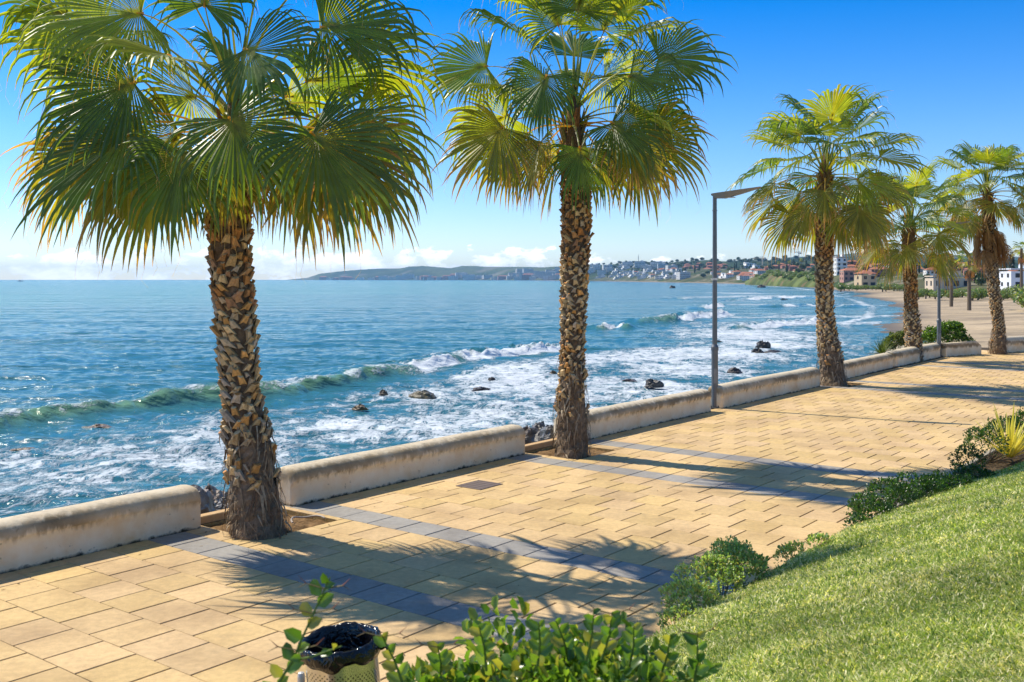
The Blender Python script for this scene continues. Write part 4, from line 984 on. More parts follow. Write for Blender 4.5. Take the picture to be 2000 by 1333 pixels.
# knotted corner of the bag
kx = bt((.235, -.03, .90)); m.tube([kx, kx + Vector((.03, -.01, .01)), kx + Vector((.045, -.015, -.01)), kx + Vector((.075, -.02, -.015))], [.02, .012, .015, .028], 8)
part(m, 'bag', m_bag, bin_, bc, smooth=True)
for sx in (-1, 1):
    m = MB(); q = bc + Vector((sx * .262 if sx > 0 else -.255, -.0 if sx > 0 else -.02, 0))
    m.tube([q, q + UP * .74, q + UP * .76, q + UP * .765], [.022, .022, .017, .006], 12, (.5, .5, .5)); part(m, 'post', M['steel'], bin_, bc)
    m = MB(); m.tube([q + UP * .62, q + UP * .62 + Vector((-sx * .07, 0, 0))], .012, 8, (.4, .4, .4)); part(m, 'bracket', M['steel'], bin_, bc)

# ------------------------------------------------------------------ leafy shrubs
def leaf_np(P, D, Nn, L, Wd, cols, curl=.25):
    """many oval leaves: P base, D direction, Nn face normal (n,3); returns V, quads, colours"""
    S = np.cross(D, Nn); S /= np.linalg.norm(S, axis=1)[:, None] + 1e-9; Nn = np.cross(S, D)
    L = L[:, None]; Wd = Wd[:, None]
    p0 = P; m1 = P + D * L * .33 ; m2 = P + D * L * .80; tip = P + D * L - Nn * L * curl * .5
    up = Nn * Wd * .35
    V = np.stack([p0, m1 - S * Wd * .50 + up, m1, m1 + S * Wd * .50 + up, m2 - S * Wd * .42 + up - Nn * L * curl * .15, m2 - Nn * L * curl * .15, m2 + S * Wd * .42 + up - Nn * L * curl * .15, tip], 1)
    n = len(P); b = (np.arange(n) * 8)[:, None]
    Q = np.concatenate([b + np.array([[1, 2, 5, 4]]), b + np.array([[2, 3, 6, 5]])], 0)
    T = np.concatenate([b + np.array([[0, 2, 1]]), b + np.array([[0, 3, 2]]), b + np.array([[4, 5, 7]]), b + np.array([[5, 6, 7]])], 0)
    return V.reshape(-1, 3), Q, T, np.repeat(cols, 8, 0)
def shrub(name, base, blobs, nleaf, leafL, pal, label, cat, seed, group=None, stems=26, out=.75, bark=(.10, .07, .04)):
    """blobs: list of (centre, radii) in world space; leaves fill their outer shell on twigs from the foot"""
    r = np.random.default_rng(seed); base = Vector(base); root = thing(name, base, label, cat, group)
    vol = np.array([b[1][0] * b[1][1] for b in blobs]); pr = vol / vol.sum(); bi = r.choice(len(blobs), nleaf, p=pr)
    Cn = np.array([b[0] for b in blobs])[bi]; Rd = np.array([b[1] for b in blobs])[bi]
    d = r.normal(size=(nleaf, 3)); d /= np.linalg.norm(d, axis=1)[:, None]; d[:, 2] = np.where(d[:, 2] < -.35, -d[:, 2], d[:, 2])
    lump = 1 + .55 * (fbm(d[:, 0] * 3 + bi * 9, d[:, 1] * 3 + d[:, 2] * 3, 3, seed) - .5) * 2
    rad = (out + (1 - out) * r.random(nleaf) ** .6) * lump
    P = Cn + d * Rd * rad[:, None]
    D = d * .7 + r.normal(size=(nleaf, 3)) * .55 + np.array([0, 0, .45]); D /= np.linalg.norm(D, axis=1)[:, None]
    Nn = d * .6 + np.array([0, 0, .6]) + r.normal(size=(nleaf, 3)) * .55; Nn /= np.linalg.norm(Nn, axis=1)[:, None]
    L = leafL * (.45 + .85 * r.random(nleaf)); c = np.array(pal)[r.integers(0, len(pal), nleaf)] * (.7 + .6 * r.random((nleaf, 1)))
    V, Q, T, C = leaf_np(P, D, Nn, L, L * .56, c)
    V = V - np.array(base)
    npmesh('foliage', V, Q, M['leaf'], C, tris=T, parent=root, smooth=True)
    m = MB(); rs = random.Random(seed)
    for _ in range(stems):
        b = rs.choice(blobs); c0 = Vector(b[0]); a = rs.uniform(0, 6.28); q = c0 + Vector((math.cos(a) * b[1][0] * rs.uniform(.2, .85), math.sin(a) * b[1][1] * rs.uniform(.2, .85), b[1][2] * rs.uniform(.1, .8)))
        s0 = base + Vector((rs.uniform(-.1, .1) * b[1][0], rs.uniform(-.1, .1) * b[1][0], -.05)); mid = s0.lerp(q, .5) + Vector((0, 0, -.1 * b[1][2]))
        k = b[1][2] * .02; m.tube([s0, mid, q], [k, k * .7, k * .25], 5, bark, caps=False)
    part(m, 'stem', M['stem'], root, base)
    return root
PAL_L = [(.10, .18, .03), (.16, .24, .04), (.06, .12, .02), (.22, .28, .06), (.28, .25, .06), (.12, .20, .035)]
PAL_D = [(.02, .055, .015), (.03, .08, .02), (.045, .10, .025), (.06, .12, .03)]
PAL_G = [(.27, .36, .14), (.36, .44, .21), (.16, .24, .08), (.44, .50, .26), (.36, .30, .13)]
# foreground hedge bush (close to the camera) and its long thorny shoot
fh = []
for (px, py, rx, rz) in [(830, 1330, .10, .075), (905, 1305, .11, .09), (985, 1300, .12, .10), (1060, 1265, .12, .10), (1130, 1250, .12, .10), (1205, 1270, .12, .10), (1275, 1300, .11, .10), (1340, 1345, .09, .09), (1120, 1330, .25, .12)]:
    c = at(px, py + 26, 2.75); fh.append(((c.x, c.y, c.z - rz), (rx, .2, rz)))
fh.append(((.10, 2.85, 1.55), (.48, .36, .42)))
fb = Vector((.12, 2.8, 1.08))
hedge = shrub('hedge_bush', fb, fh, 5200, .041, PAL_L, 'glossy bright green leafy bush in the very foreground beside the bin', 'bush', 5, stems=40, bark=(.16, .14, .05))
def twig(root, base, pts, nl, Lf, seed, thorn=True, pal=PAL_L, rad=.0035):
    rs = random.Random(seed); m = MB(); pts = [Vector(p) for p in pts]; m.tube(pts, [rad * (1.2 - .8 * i / (len(pts) - 1)) for i in range(len(pts))], 6, (.14, .20, .04))
    def ev(t):
        k = t * (len(pts) - 1); i = min(int(k), len(pts) - 2); return pts[i].lerp(pts[i + 1], k - i), nrm(pts[i + 1] - pts[i])
    if thorn:
        for t in thorn:
            p, d = ev(t)
            for s in (-1, 1):
                a = Vector((s, rs.uniform(-.3, .3), .25)).normalized(); e = p + a * .045; m.tube([p, e], [.0018, .0014], 4, (.22, .16, .06))
                for s2 in (-1, 1):
                    m.tube([e, e + (a + Vector((0, 0, s2 * .7))).normalized() * .026], [.0014, .0003], 4, (.30, .10, .06) if s2 > 0 else (.16, .11, .05))
    part(m, 'shoot', M['stem'], root, base)
    P = []; D = []; N_ = []; L = []; C = []
    for i in range(nl):
        t = .12 + .88 * (i + rs.random() * .3) / nl; p, d = ev(min(t, .999)); s = 1 if i % 2 else -1
        side = Vector((s * 1.0, rs.uniform(-.5, .5), rs.uniform(-.1, .3))); dr = nrm(side * .8 + d * rs.uniform(.4, 1.1))
        P.append(p); D.append(dr); n_ = nrm(Vector((rs.uniform(-.3, .3), -1, rs.uniform(.2, .8)))); N_.append(n_); L.append(Lf * rs.uniform(.75, 1.15) * (1 - .35 * (t > .85))); C.append(Vector(rs.choice(pal)) * rs.uniform(.8, 1.2))
    V, Q, T, Cc = leaf_np(np.array(P), np.array(D), np.array(N_), np.array(L), np.array(L) * .62, np.array(C), curl=.15)
    npmesh('shoot_leaves', V - np.array(base), Q, M['leaf'], Cc, tris=T, parent=root)
sb = Vector((-.52, 2.38, 1.0))
shoot = thing('thorny_shoot', sb, 'tall thorny shoot with a few round leaves rising in front of the litter bin', 'shoot')
twig(shoot, sb, [sb, at(532, 1390, 2.35), at(545, 1333, 2.34), at(572, 1290, 2.33), at(600, 1225, 2.32), at(628, 1165, 2.31), at(645, 1128, 2.31)], 15, .047, 3, thorn=(.55, .74, .90), rad=.0042)
twig(shoot, sb, [at(572, 1290, 2.33), at(610, 1283, 2.3), at(650, 1268, 2.27), at(668, 1262, 2.26)], 3, .03, 4, thorn=False, rad=.0028)
for i, (x0, y0, x1, y1) in enumerate([(790, 1345, 745, 1240), (1050, 1300, 1052, 1215), (1145, 1290, 1160, 1190), (1175, 1290, 1196, 1196), (950, 1310, 935, 1222), (1230, 1300, 1238, 1222), (1355, 1340, 1362, 1236), (1110, 1290, 1085, 1212), (1290, 1320, 1310, 1240), (860, 1330, 855, 1262), (1330, 1333, 1400, 1300)]):
    a_ = at(x0, y0, 2.6 + .02 * i); c_ = at(x1, y1, 2.55 + .02 * i)
    twig(hedge, fb, [a_, a_.lerp(c_, .5) + Vector((.005, 0, 0)), c_], 8, .042, 30 + i, thorn=(.96,) if i % 3 == 0 else False)
# clumps in the planting bed
def bedclump(pts, name, nleaf, Lf, pal, label, seed, group=None, h=.0):
    bl = []
    for (px, py, rx, ry, rz, zc) in pts:
        g = ground(px, py, zc); bl.append(((g.x, g.y, zc), (rx, ry, rz)))
    b0 = Vector(bl[0][0]); b0.z = .05
    return shrub(name, b0, bl, nleaf, Lf, pal, label, 'bush', seed, group, stems=20)
bedclump([(1400, 1140, .30, .30, .24, .30), (1352, 1185, .24, .28, .20, .24), (1450, 1118, .26, .28, .20, .34), (1425, 1105, .2, .24, .22, .36), (1340, 1220, .18, .24, .15, .2)], 'low_bush', 8500, .030, PAL_G, 'low pale green speckled bush at the left end of the grass bank', 61)
bedclump([(1548, 1082, .12, .12, .10, .24), (1600, 1060, .14, .12, .07, .34), (1532, 1090, .09, .1, .10, .22)], 'low_bush', 900, .03, PAL_G, 'small pale sprig poking over the grass edge between two bushes', 62)
bedclump([(1700, 1000, .25, .3, .16, .30), (1745, 975, .3, .3, .20, .34), (1800, 962, .35, .3, .2, .34), (1860, 955, .35, .3, .18, .33), (1680, 1030, .15, .2, .12, .25), (1900, 935, .3, .3, .17, .33), (1715, 1010, .3, .3, .16, .16), (1780, 985, .3, .3, .16, .16), (1840, 962, .3, .3, .16, .18)], 'low_bush', 9500, .034, PAL_D, 'dark green bushy mound along the middle of the bank edge', 63)
bedclump([(1925, 872, .35, .35, .28, .30), (1965, 850, .4, .35, .32, .32), (2010, 838, .45, .4, .3, .36), (1895, 903, .25, .25, .2, .28), (2060, 840, .5, .4, .3, .4)], 'low_bush', 7000, .036, PAL_D, 'dark green bush behind the yellow spiky plant at the right edge', 64)
# variegated spiky plant
def spiky(base, n, Lr, label, cat, seed, colf, w_=.035, name='spiky_plant', up=.9, stem_h=0.0):
    base = Vector(base); root = thing(name, base, label, cat); rs = random.Random(seed)
    top = base + UP * stem_h
    if stem_h > 0:
        m = MB(); m.tube([base - UP * .2, top], [.10, .08], 9, (.24, .16, .09))
        for k in range(60):
            a = rs.uniform(0, 6.28); z = rs.uniform(0, stem_h); o = Vector((math.cos(a), math.sin(a), 0)); p_ = base + o * .08 + UP * z; m.add([p_ - Vector((-o.y, o.x, 0)) * .03, p_ + Vector((-o.y, o.x, 0)) * .03, p_ + o * .14 - UP * rs.uniform(.05, .2)], [(0, 1, 2)], (.35, .25, .14))
        part(m, 'trunk', M['bark'], root, base)
    m = MB()
    for i in range(n):
        a = i * 2.39996; el = R_(85 - 78 * (i / n) ** .8 * up + rs.uniform(-6, 6)); L = Lr * rs.uniform(.75, 1.1)
        d = Vector((math.cos(a) * math.cos(el), math.sin(a) * math.cos(el), math.sin(el))); s = Vector((-math.sin(a), math.cos(a), 0)); nn = s.cross(d)
        vs = []; cs = []; p_ = top + d * .02; dv = d.copy(); K = 6
        for k in range(K + 1):
            f = k / K; hw = w_ * (.6 + .8 * f if f < .35 else .95 * (1 - (f - .35) / .65) ** .8 * 1.0) ; hw = max(hw, .001)
            vs += [p_ - s * hw + nn * hw * .35, p_ - s * hw * .45, p_ + s * hw * .45, p_ + s * hw + nn * hw * .35]
            ce, cc = colf(rs); cs += [ce, cc, cc, ce]
            dv = nrm(dv - UP * .035); p_ = p_ + dv * (L / K)
        fs = []
        for k in range(K): b_ = k * 4; fs += [(b_ + j, b_ + j + 1, b_ + j + 5, b_ + j + 4) for j in range(3)]
        m.add(vs, fs, cs)
    part(m, 'leaves', M['agave'], root, base)
    return root
g_ = at(1972, 895, 16.5)
spiky(g_, 34, .85, 'yellow and green striped spiky plant at the right end of the bank', 'agave', 71, lambda q: ((.95, .80, .14), (.70, .66, .12)), w_=.034, name='variegated_agave', up=.7)
yb = at(1722, 700, 35.0); yb.z = -.35
spiky(yb, 70, .62, 'small yucca with a short shaggy trunk behind the wall', 'yucca', 72, lambda q: ((.14, .18, .04), (.10, .15, .03)), w_=.022, name='yucca', up=1.25, stem_h=.75)
def backbush(px, py, Y, blobs, nleaf, Lf, pal, label, seed):
    b0 = at(px, py, Y); b0.z = -.6; bl = []
    for (x, y, rx, rz) in blobs: c = at(x, y, Y); bl.append(((c.x, c.y, c.z), (rx, rx * .9, rz)))
    shrub('bush', b0, bl, nleaf, Lf, pal, label, 'bush', seed, stems=30)
backbush(1850, 690, 40.6, [(1850, 655, .65, .45), (1825, 662, .5, .40), (1875, 668, .45, .28), (1860, 645, .45, .3), (1808, 668, .35, .3)], 7500, .075, [(.07, .14, .025), (.10, .19, .03), (.045, .10, .02), (.15, .22, .05)], 'rounded glossy green bush spilling over the white planter', 81)
backbush(1752, 690, 38.6, [(1750, 670, .45, .36), (1770, 665, .35, .35), (1735, 680, .25, .2)], 3800, .07, [(.12, .15, .05), (.16, .17, .07), (.08, .11, .04)], 'loose olive green bush between the yucca and the short palm', 82)

# ------------------------------------------------------------------ rocks
def rock(px, py, w_, h_, label, seed, col=(.045, .035, .03), flat=1.0, z=None, Y=None, name='sea_rock', group='rocks awash in the surf', sx=1.0):
    r = random.Random(seed)
    if Y is None: Y = F * (CAMZ - SEA) / (py - HOR)
    W_ = w_ / F * Y; Hh = h_ / F * Y; c = Vector(((px - 1000) / F * Y, Y, (SEA if z is None else z)))
    n, k = 16, 9; vs = []
    for i in range(k + 1):
        th = math.pi * .5 * i / k
        for j in range(n):
            a = 2 * math.pi * j / n
            q = 1 + .55 * (float(fbm(np.array(math.cos(a) * 1.7 + seed * 3.1), np.array(math.sin(a) * 1.7 + i * .45), 4, seed)) - .5) * 1.6
            rr0 = math.cos(th) * q
            vs.append(c + Vector((math.cos(a) * rr0 * W_ / 2, math.sin(a) * rr0 * W_ * .42 * sx, Hh * math.sin(th) * (q ** 1.3) - .12 * Hh)))
    mb = MB(); cc = [tuple(Vector(col) * r.uniform(.6, 1.5)) for _ in vs]
    mb.add(vs, [(i * n + j, i * n + (j + 1) % n, (i + 1) * n + (j + 1) % n, (i + 1) * n + j) for i in range(k) for j in range(n)] + [tuple(k * n + j for j in range(n))], cc)
    o = mb.build(name, M['rock'], loc=tuple(c)); tag(o, label, 'rock', group); return o
BR = (.17, .10, .04)
RK = [(825, 775, 62, 11, 'flat mossy brown rock in the foam left of the second palm', (.14, .11, .05)), (703, 800, 30, 10, 'small orange brown rock in the foam, left of the flat mossy one', BR),
      (748, 771, 18, 9, 'smallest brown rock just above and left of the flat mossy one', (.12, .08, .04)), (759, 838, 16, 6, 'tiny dark rock nearest to the wall in the foam', (.05, .04, .035)),
      (940, 762, 40, 6, 'thin dark rock ledge left of the second palm trunk', (.05, .04, .035)), (960, 742, 14, 5, 'tiny dark rock above the thin ledge', (.05, .04, .035)),
      (1080, 731, 14, 7, 'small brown rock touching the left side of the second palm trunk', BR), (1275, 755, 40, 13, 'dark rock with white water pouring over it', (.05, .045, .04)),
      (1230, 745, 30, 4, 'low brown shelf rock between the second palm and the near lamp', (.10, .07, .06)), (1435, 729, 30, 10, 'lone dark rock just right of the near lamp post', (.05, .035, .03)),
      (1490, 680, 30, 15, 'tallest black rock in the surf right of the near lamp', (.03, .025, .022)), (1480, 689, 24, 9, 'black rock just below the tallest one', (.03, .025, .022)),
      (1512, 689, 40, 5, 'long low dark ledge trailing right of the black rocks', (.05, .04, .035)), (190, 838, 60, 8, 'brown weed covered rock under the green wave at left', BR),
      (45, 882, 56, 7, 'brown weed patch rock at the far left edge', BR), (120, 862, 16, 4, 'tiny weed covered rock between the two brown ones at left', BR),
      (1313, 563, 12, 5, 'far dark rock alone in calm water left of the near lamp', (.04, .035, .03)), (1488, 562, 16, 5, 'far dark rock just off the bluff', (.05, .04, .035)),
      (1530, 586, 16, 3, 'far low rock among the white foam lines', (.05, .04, .04)), (1400, 668, 20, 3, 'flat dark rock low in the foam beside the lamp post', (.06, .05, .045))]
for i, (px, py, w_, h_, lab, colr) in enumerate(RK): rock(px, py, w_, h_, lab, 200 + i, colr)
# shore boulders in the two gaps behind the nearest palms
r = random.Random(90)
for gi, (u0, u1, lab) in enumerate([(8.55, 9.25, 'loose boulder behind the nearest palm below the wall'), (15.8, 17.1, 'loose dark boulder behind the second palm below the wall')]):
    for k in range(11):
        uu_, vv_ = r.uniform(u0, u1) + (.0), r.uniform(11.3, 12.9); zt = -.02 - (vv_ - 11.2) * .24; p = UV(uu_, vv_)
        s = r.uniform(.28, .6)
        o = rock(1000 + p.x / p.y * F, 0, s / p.y * F, s * .55 / p.y * F, lab, 300 + gi * 40 + k, tuple(Vector(r.choice([(.16, .15, .14), (.22, .2, .18), (.08, .075, .07), (.26, .2, .15)])) * (1 if gi == 0 else .6)), z=zt, Y=p.y, name='boulder', group=lab.replace('loose ', '').replace('boulder', 'boulders'), sx=1.6)
# rubble slope of the seawall
uu, vv = np.meshgrid(np.linspace(-6, 42, 200), np.linspace(10.95, 15.5, 16)); zz = -.35 - (vv - 10.95) * .62 + (fbm(uu * 1.6, vv * 1.6, 4, 5) - .5) * .7
P3 = uu[..., None] * np.array(A) + vv[..., None] * np.array(B); P3[..., 2] = zz
tag(npmesh('rubble_slope', P3.reshape(-1, 3), grid_faces(*uu.shape), M['rock'], (np.array([.12, .10, .08]) * np.ones((uu.size, 1)))), 'rubble slope below the wall', 'slope', kind='structure')

# a bent white hose stub and dry litter in the nearest pit
m = MB(); pc = UV(8.38, 9.72, .0); pts = []
for k in range(12): a = R_(-10 + 15 * k); pts.append(pc + A * (.20 * math.cos(a)) + B * (.26 * math.sin(a) - .1) + UP * (.02 + .012 * math.sin(k)))
m.tube(pts, .012, 7, (.42, .36, .30)); tag(m.build('irrigation_hose', M['plain'], loc=tuple(pc)), 'short curved pale hose lying in the nearest palm pit', 'hose')

# ------------------------------------------------------------------ beyond the beach: town, trees, cranes
def place(surf, px, s):
    X_, Y_, Z_ = TERR[surf](np.array([float(px)]), np.array([float(s)])); return Vector((float(X_[0]), float(Y_[0]), float(Z_[0])))
def find(surf, px, py):
    """point of a slope seen at (px, py)"""
    best = None
    for s_ in np.linspace(.02, 1.0, 60):
        p = place(surf, px, s_); q = HOR - (p.z - CAMZ) / p.y * F
        if best is None or abs(q - py) < best[0]: best = (abs(q - py), p)
    return best[1]
WHT = (.80, .78, .74); TERRA = (.42, .17, .10); GLS = (.03, .035, .04)
def house_parts(w_, d_, h_, floors, roof, wall, r):
    """returns (walls, windows, roof) builders centred on the foot"""
    a, b, c = MB(), MB(), MB()
    if roof == 'step':
        a.box((0, 0, h_ * .25), (w_, d_, h_ * .5), wall); a.box((w_ * .08, d_ * .08, h_ * .75), (w_ * .78, d_ * .8, h_ * .5), wall)
        a.box((-w_ * .18, d_ * .1, h_ * 1.1), (w_ * .3, d_ * .4, h_ * .22), wall)
    else: a.box((0, 0, h_ / 2 - .5), (w_, d_, h_ + 1), wall)
    nw = max(2, int(w_ / 3.2)); fh = h_ / floors
    for f in range(floors):
        for i in range(nw):
            x = -w_ / 2 + (i + .5) * w_ / nw; ww = w_ / nw * r.choice([.38, .5, .6]); zc = f * fh + fh * .52
            yf = -d_ / 2 if not (roof == 'step' and f >= floors / 2) else -d_ * .32
            if roof == 'step' and f >= floors / 2 and abs(x) > w_ * .3: continue
            b.box((x, yf - .02, zc), (ww, .12, fh * .5), GLS)
        if roof != 'step': 
            for k in range(max(1, int(d_ / 4))): b.box((-w_ / 2 - .02, -d_ / 2 + (k + .5) * d_ / max(1, int(d_ / 4)), f * fh + fh * .52), (.12, 1.2, fh * .45), GLS)
        if floors > 2 and f > 0: a.box((0, -d_ / 2 - .6, f * fh), (w_ * .9, 1.2, .9), wall)
    if roof == 'hip':
        e = .5; v = [(-w_ / 2 - e, -d_ / 2 - e, h_ + .5), (w_ / 2 + e, -d_ / 2 - e, h_ + .5), (w_ / 2 + e, d_ / 2 + e, h_ + .5), (-w_ / 2 - e, d_ / 2 + e, h_ + .5), (-w_ / 2 + d_ / 2, 0, h_ + .5 + d_ * .24), (w_ / 2 - d_ / 2, 0, h_ + .5 + d_ * .24)]
        if w_ <= d_ * 1.1: v[4] = (-.1, 0, v[4][2]); v[5] = (.1, 0, v[5][2])
        c.add(v, [(0, 1, 5, 4), (1, 2, 5), (2, 3, 4, 5), (3, 0, 4), (3, 2, 1, 0)], TERRA)
    elif roof == 'flat':
        c.box((0, 0, h_ + .75), (w_ + .3, d_ + .3, .5), tuple(x * .85 for x in wall)); c.box((w_ * .2, 0, h_ + 1.9), (w_ * .25, d_ * .4, 1.8), wall)
    else: c.box((w_ * .08, d_ * .08, h_ + .15), (w_ * .8, d_ * .82, .3), tuple(x * .9 for x in wall))
    return a, b, c
def add_mb(dst, src, off):
    dst.v += src.v; dst.c += src.c; dst.f += [tuple(i + off for i in f) for f in src.f]; dst.mi += src.mi
def far_proto(name, args, r):
    mbs = house_parts(*args, r); t_ = MB()
    for q in mbs: add_mb(t_, q, len(t_.v))
    return t_
rf = random.Random(101)
ARCH = {}
def far_house(arch, args, p, rz, label, group, sc=1.0, name='house', cat='house'):
    if arch not in ARCH:
        o = far_proto(name, args, rf).build(name, M['paint']); ARCH[arch] = o
    else:
        o = ARCH[arch].copy(); COL.objects.link(o)
    o.name = name; o.location = p; o.rotation_euler = (0, 0, rz); o.scale = (sc, sc, sc)
    tag(o, label, cat, group); return o
def cluster(n, surf, px0, px1, s0, s1, kinds, label, group, scl=(.8, 1.2), cat='house', name='house', maxpy=None, step=True):
    for i in range(n):
        px = px0 + (px1 - px0) * (i + rf.random() * .9) / n; s_ = rf.uniform(s0, s1)
        p = place(surf, px, s_); p.z -= .5
        k = rf.choice(kinds); far_house(k[0], k[1], p, rf.uniform(-.45, .45), label, group, rf.uniform(*scl), name, cat)
W2 = ('white2', (16, 11, 7, 2, 'hip', WHT)); W3 = ('white3', (26, 14, 14, 4, 'flat', WHT)); WS = ('whites', (20, 14, 8, 2, 'step', WHT)); PK = ('pink2', (24, 13, 9, 3, 'hip', (.52, .25, .18)))
PK3 = ('pink3', (18, 12, 13, 4, 'hip', (.48, .22, .16))); CR = ('cream2', (15, 10, 6, 2, 'hip', (.66, .56, .42))); BL = ('block', (60, 20, 24, 6, 'flat', (.70, .66, .60))); BK = ('brickb', (50, 18, 18, 5, 'hip', (.50, .30, .24)))
# town strip under the headland, 4 to 7 km off
cluster(46, 'head', 745, 1110, .02, .22, [BL, BK, BL, W3], 'pale or brick block of the far town under the headland', 'far town under the headland', (.7, 1.4), 'building', 'apartment_block')
cluster(26, 'head', 1000, 1150, .12, .5, [BL, W3, BL], 'pale block climbing the far end of the headland', 'far blocks climbing the headland slope', (.6, 1.2), 'building', 'apartment_block')
cluster(12, 'head', 625, 745, .02, .10, [W3, BK], 'tiny pale building near the tip of the headland', 'tiny buildings near the headland tip', (.8, 1.3), 'building', 'apartment_block')
# white terraces
cluster(64, 'town', 1156, 1335, .12, .62, [W3, WS, WS, W2, WS], 'white terraced apartment house on the slope right of the second palm', 'white terraces right of the second palm', (.5, .95), 'building', 'apartment_house')
cluster(20, 'wood', 1150, 1300, .25, .55, [W3, WS], 'white house half hidden in pines above the white terraces', 'white houses among the pines', (.9, 1.4))
# terracotta quarter
cluster(36, 'wood', 1335, 1432, .08, .5, [PK, PK3, PK], 'terracotta apartment house on the hill around the near lamp post', 'terracotta houses on the hill', (.5, .9), 'building', 'apartment_house')
cluster(20, 'town', 1392, 1500, .10, .45, [W2, WS, CR, W2], 'low white beach house right of the near lamp post', 'low white beach houses', (.55, .9))
for (px, py, k, sc, lab) in [(1455, 540, PK, .5, 'small brick red beach house among the low white ones'), (1462, 522, WS, 1.1, 'white stepped villa high on the slope right of the near lamp'), (1478, 527, WS, .8, 'white stepped villa just below and right of the highest one')]:
    p = find('town', px, py); far_house(k[0], k[1], p, .2, lab, None, sc)
cluster(14, 'town', 1500, 1590, .35, .9, [PK3, CR, WS, PK], 'house half hidden in trees above the green bluff', 'houses above the green bluff', (.32, .55))
cluster(22, 'town', 1628, 1760, .35, .95, [PK, CR, PK3, CR, W2], 'pinkish house on the slope between the third and fourth palm', 'pinkish houses between the third and fourth palm', (.35, .65))
cluster(14, 'town', 1770, 2040, .30, .9, [CR, W2, PK, W2], 'house behind the beach scrub at right', 'houses behind the beach scrub', (.35, .6))
# larger near buildings with their own parts
def big_house(px, Y, foot, w_, d_, h_, floors, roof, wall, label, rz=0.0):
    p = Vector(((px - 1000) / F * Y, Y, foot)); root = thing('house', p, label, 'house'); root.rotation_euler = (0, 0, rz)
    a, b, c = house_parts(w_, d_, h_, floors, roof, wall, rf)
    wl = a.build('wall', M['paint'], root); c.build('roof', M['paint'], root)
    for i in range(0, len(b.v), 8):
        q = MB(); q.add(b.v[i:i + 8], b.f[:6], GLS); q.build('window', M['plain'], wl)
big_house(1641, 760, 6.0, 8, 8, 13, 4, 'flat', (.82, .8, .76), 'narrow white tower house just right of the third palm trunk')
big_house(1690, 500, -.9, 8, 7, 6.2, 2, 'hip', (.62, .48, .30), 'two storey sand coloured house with a red roof facing the beach', .2)
big_house(1664, 640, 2.0, 13, 8, 6, 2, 'hip', (.50, .28, .22), 'pink house with a red roof left of the sand coloured house')
big_house(1990, 330, .0, 9, 8, 5.6, 2, 'flat', (.74, .78, .84), 'pale blue white building at the right edge behind the fifth palm')
big_house(1850, 390, -.6, 14, 8, 4, 1, 'flat', (.62, .52, .40), 'long low tan building behind the far lamp post')
# trees: a few crowns, each tree its own object
def tree_proto(kind, seed):
    r = np.random.default_rng(seed); n = 1500
    if kind == 'pine': bl = [((0, 0, 7.0), (3.6, 3.6, 1.9)), ((1.6, .5, 7.8), (2.2, 2.2, 1.3)), ((-1.9, -.4, 6.6), (2.2, 2.2, 1.2))]; th = 6.5
    elif kind == 'round': bl = [((0, 0, 4.2), (3.0, 3.0, 2.8)), ((1.3, .3, 5.6), (1.8, 1.8, 1.5)), ((-1.4, .6, 5.0), (1.7, 1.7, 1.5))]; th = 3.5
    elif kind == 'cyp': bl = [((0, 0, 6), (1.1, 1.1, 5.4))]; th = 2; n = 900
    else: bl = [((0, 0, 1.0), (2.2, 1.8, 1.3)), ((1.3, .2, .8), (1.5, 1.3, 1.0)), ((-1.4, -.2, .8), (1.4, 1.4, .9))]; th = .6
    bi = r.integers(0, len(bl), n); Cn = np.array([b[0] for b in bl])[bi]; Rd = np.array([b[1] for b in bl])[bi]
    d = r.normal(size=(n, 3)); d /= np.linalg.norm(d, axis=1)[:, None]
    P = Cn + d * Rd * ((.6 + .45 * r.random(n)) * (1 + .5 * (fbm(d[:, 0] * 2.5 + bi, d[:, 1] * 2.5 + d[:, 2] * 2, 3, seed) - .5)))[:, None]
    D = r.normal(size=(n, 3)); D /= np.linalg.norm(D, axis=1)[:, None]; N_ = d + r.normal(size=(n, 3)) * .5; N_ /= np.linalg.norm(N_, axis=1)[:, None]
    sz = (.55 if kind != 'scrub' else .30) * (.6 + .8 * r.random(n))
    S = np.cross(D, N_); S /= np.linalg.norm(S, axis=1)[:, None]; D = np.cross(N_, S)
    V = np.stack([P - S * sz[:, None] * .5, P + D * sz[:, None] * .6, P + S * sz[:, None] * .5, P - D * sz[:, None] * .5], 1).reshape(-1, 3)
    b = np.arange(n) * 4; pal = {'pine': [(.02, .045, .012), (.035, .065, .02)], 'round': [(.05, .085, .025), (.08, .11, .03)], 'cyp': [(.02, .04, .015), (.03, .055, .02)], 'scrub': [(.10, .17, .04), (.16, .21, .06), (.20, .20, .08)]}[kind]
    c = np.array(pal)[r.integers(0, len(pal), n)] * (.6 + .8 * r.random((n, 1)))
    nm = 'bush' if kind == 'scrub' else 'tree'
    root = bpy.data.objects.new(nm, None); COL.objects.link(root)
    npmesh('crown', V, np.stack([b, b + 1, b + 2, b + 3], 1), M['leaf'], np.repeat(c, 4, 0), parent=root)
    m = MB(); m.tube([(0, 0, -1), (.1, 0, th * .5), (0, .1, th)], [.28, .2, .12], 6, (.10, .07, .05)); m.build('trunk', M['stem'], root)
    return root
PROTO = {k: tree_proto(k, 400 + i) for i, k in enumerate(['pine', 'round', 'cyp', 'scrub'])}; USED = set()
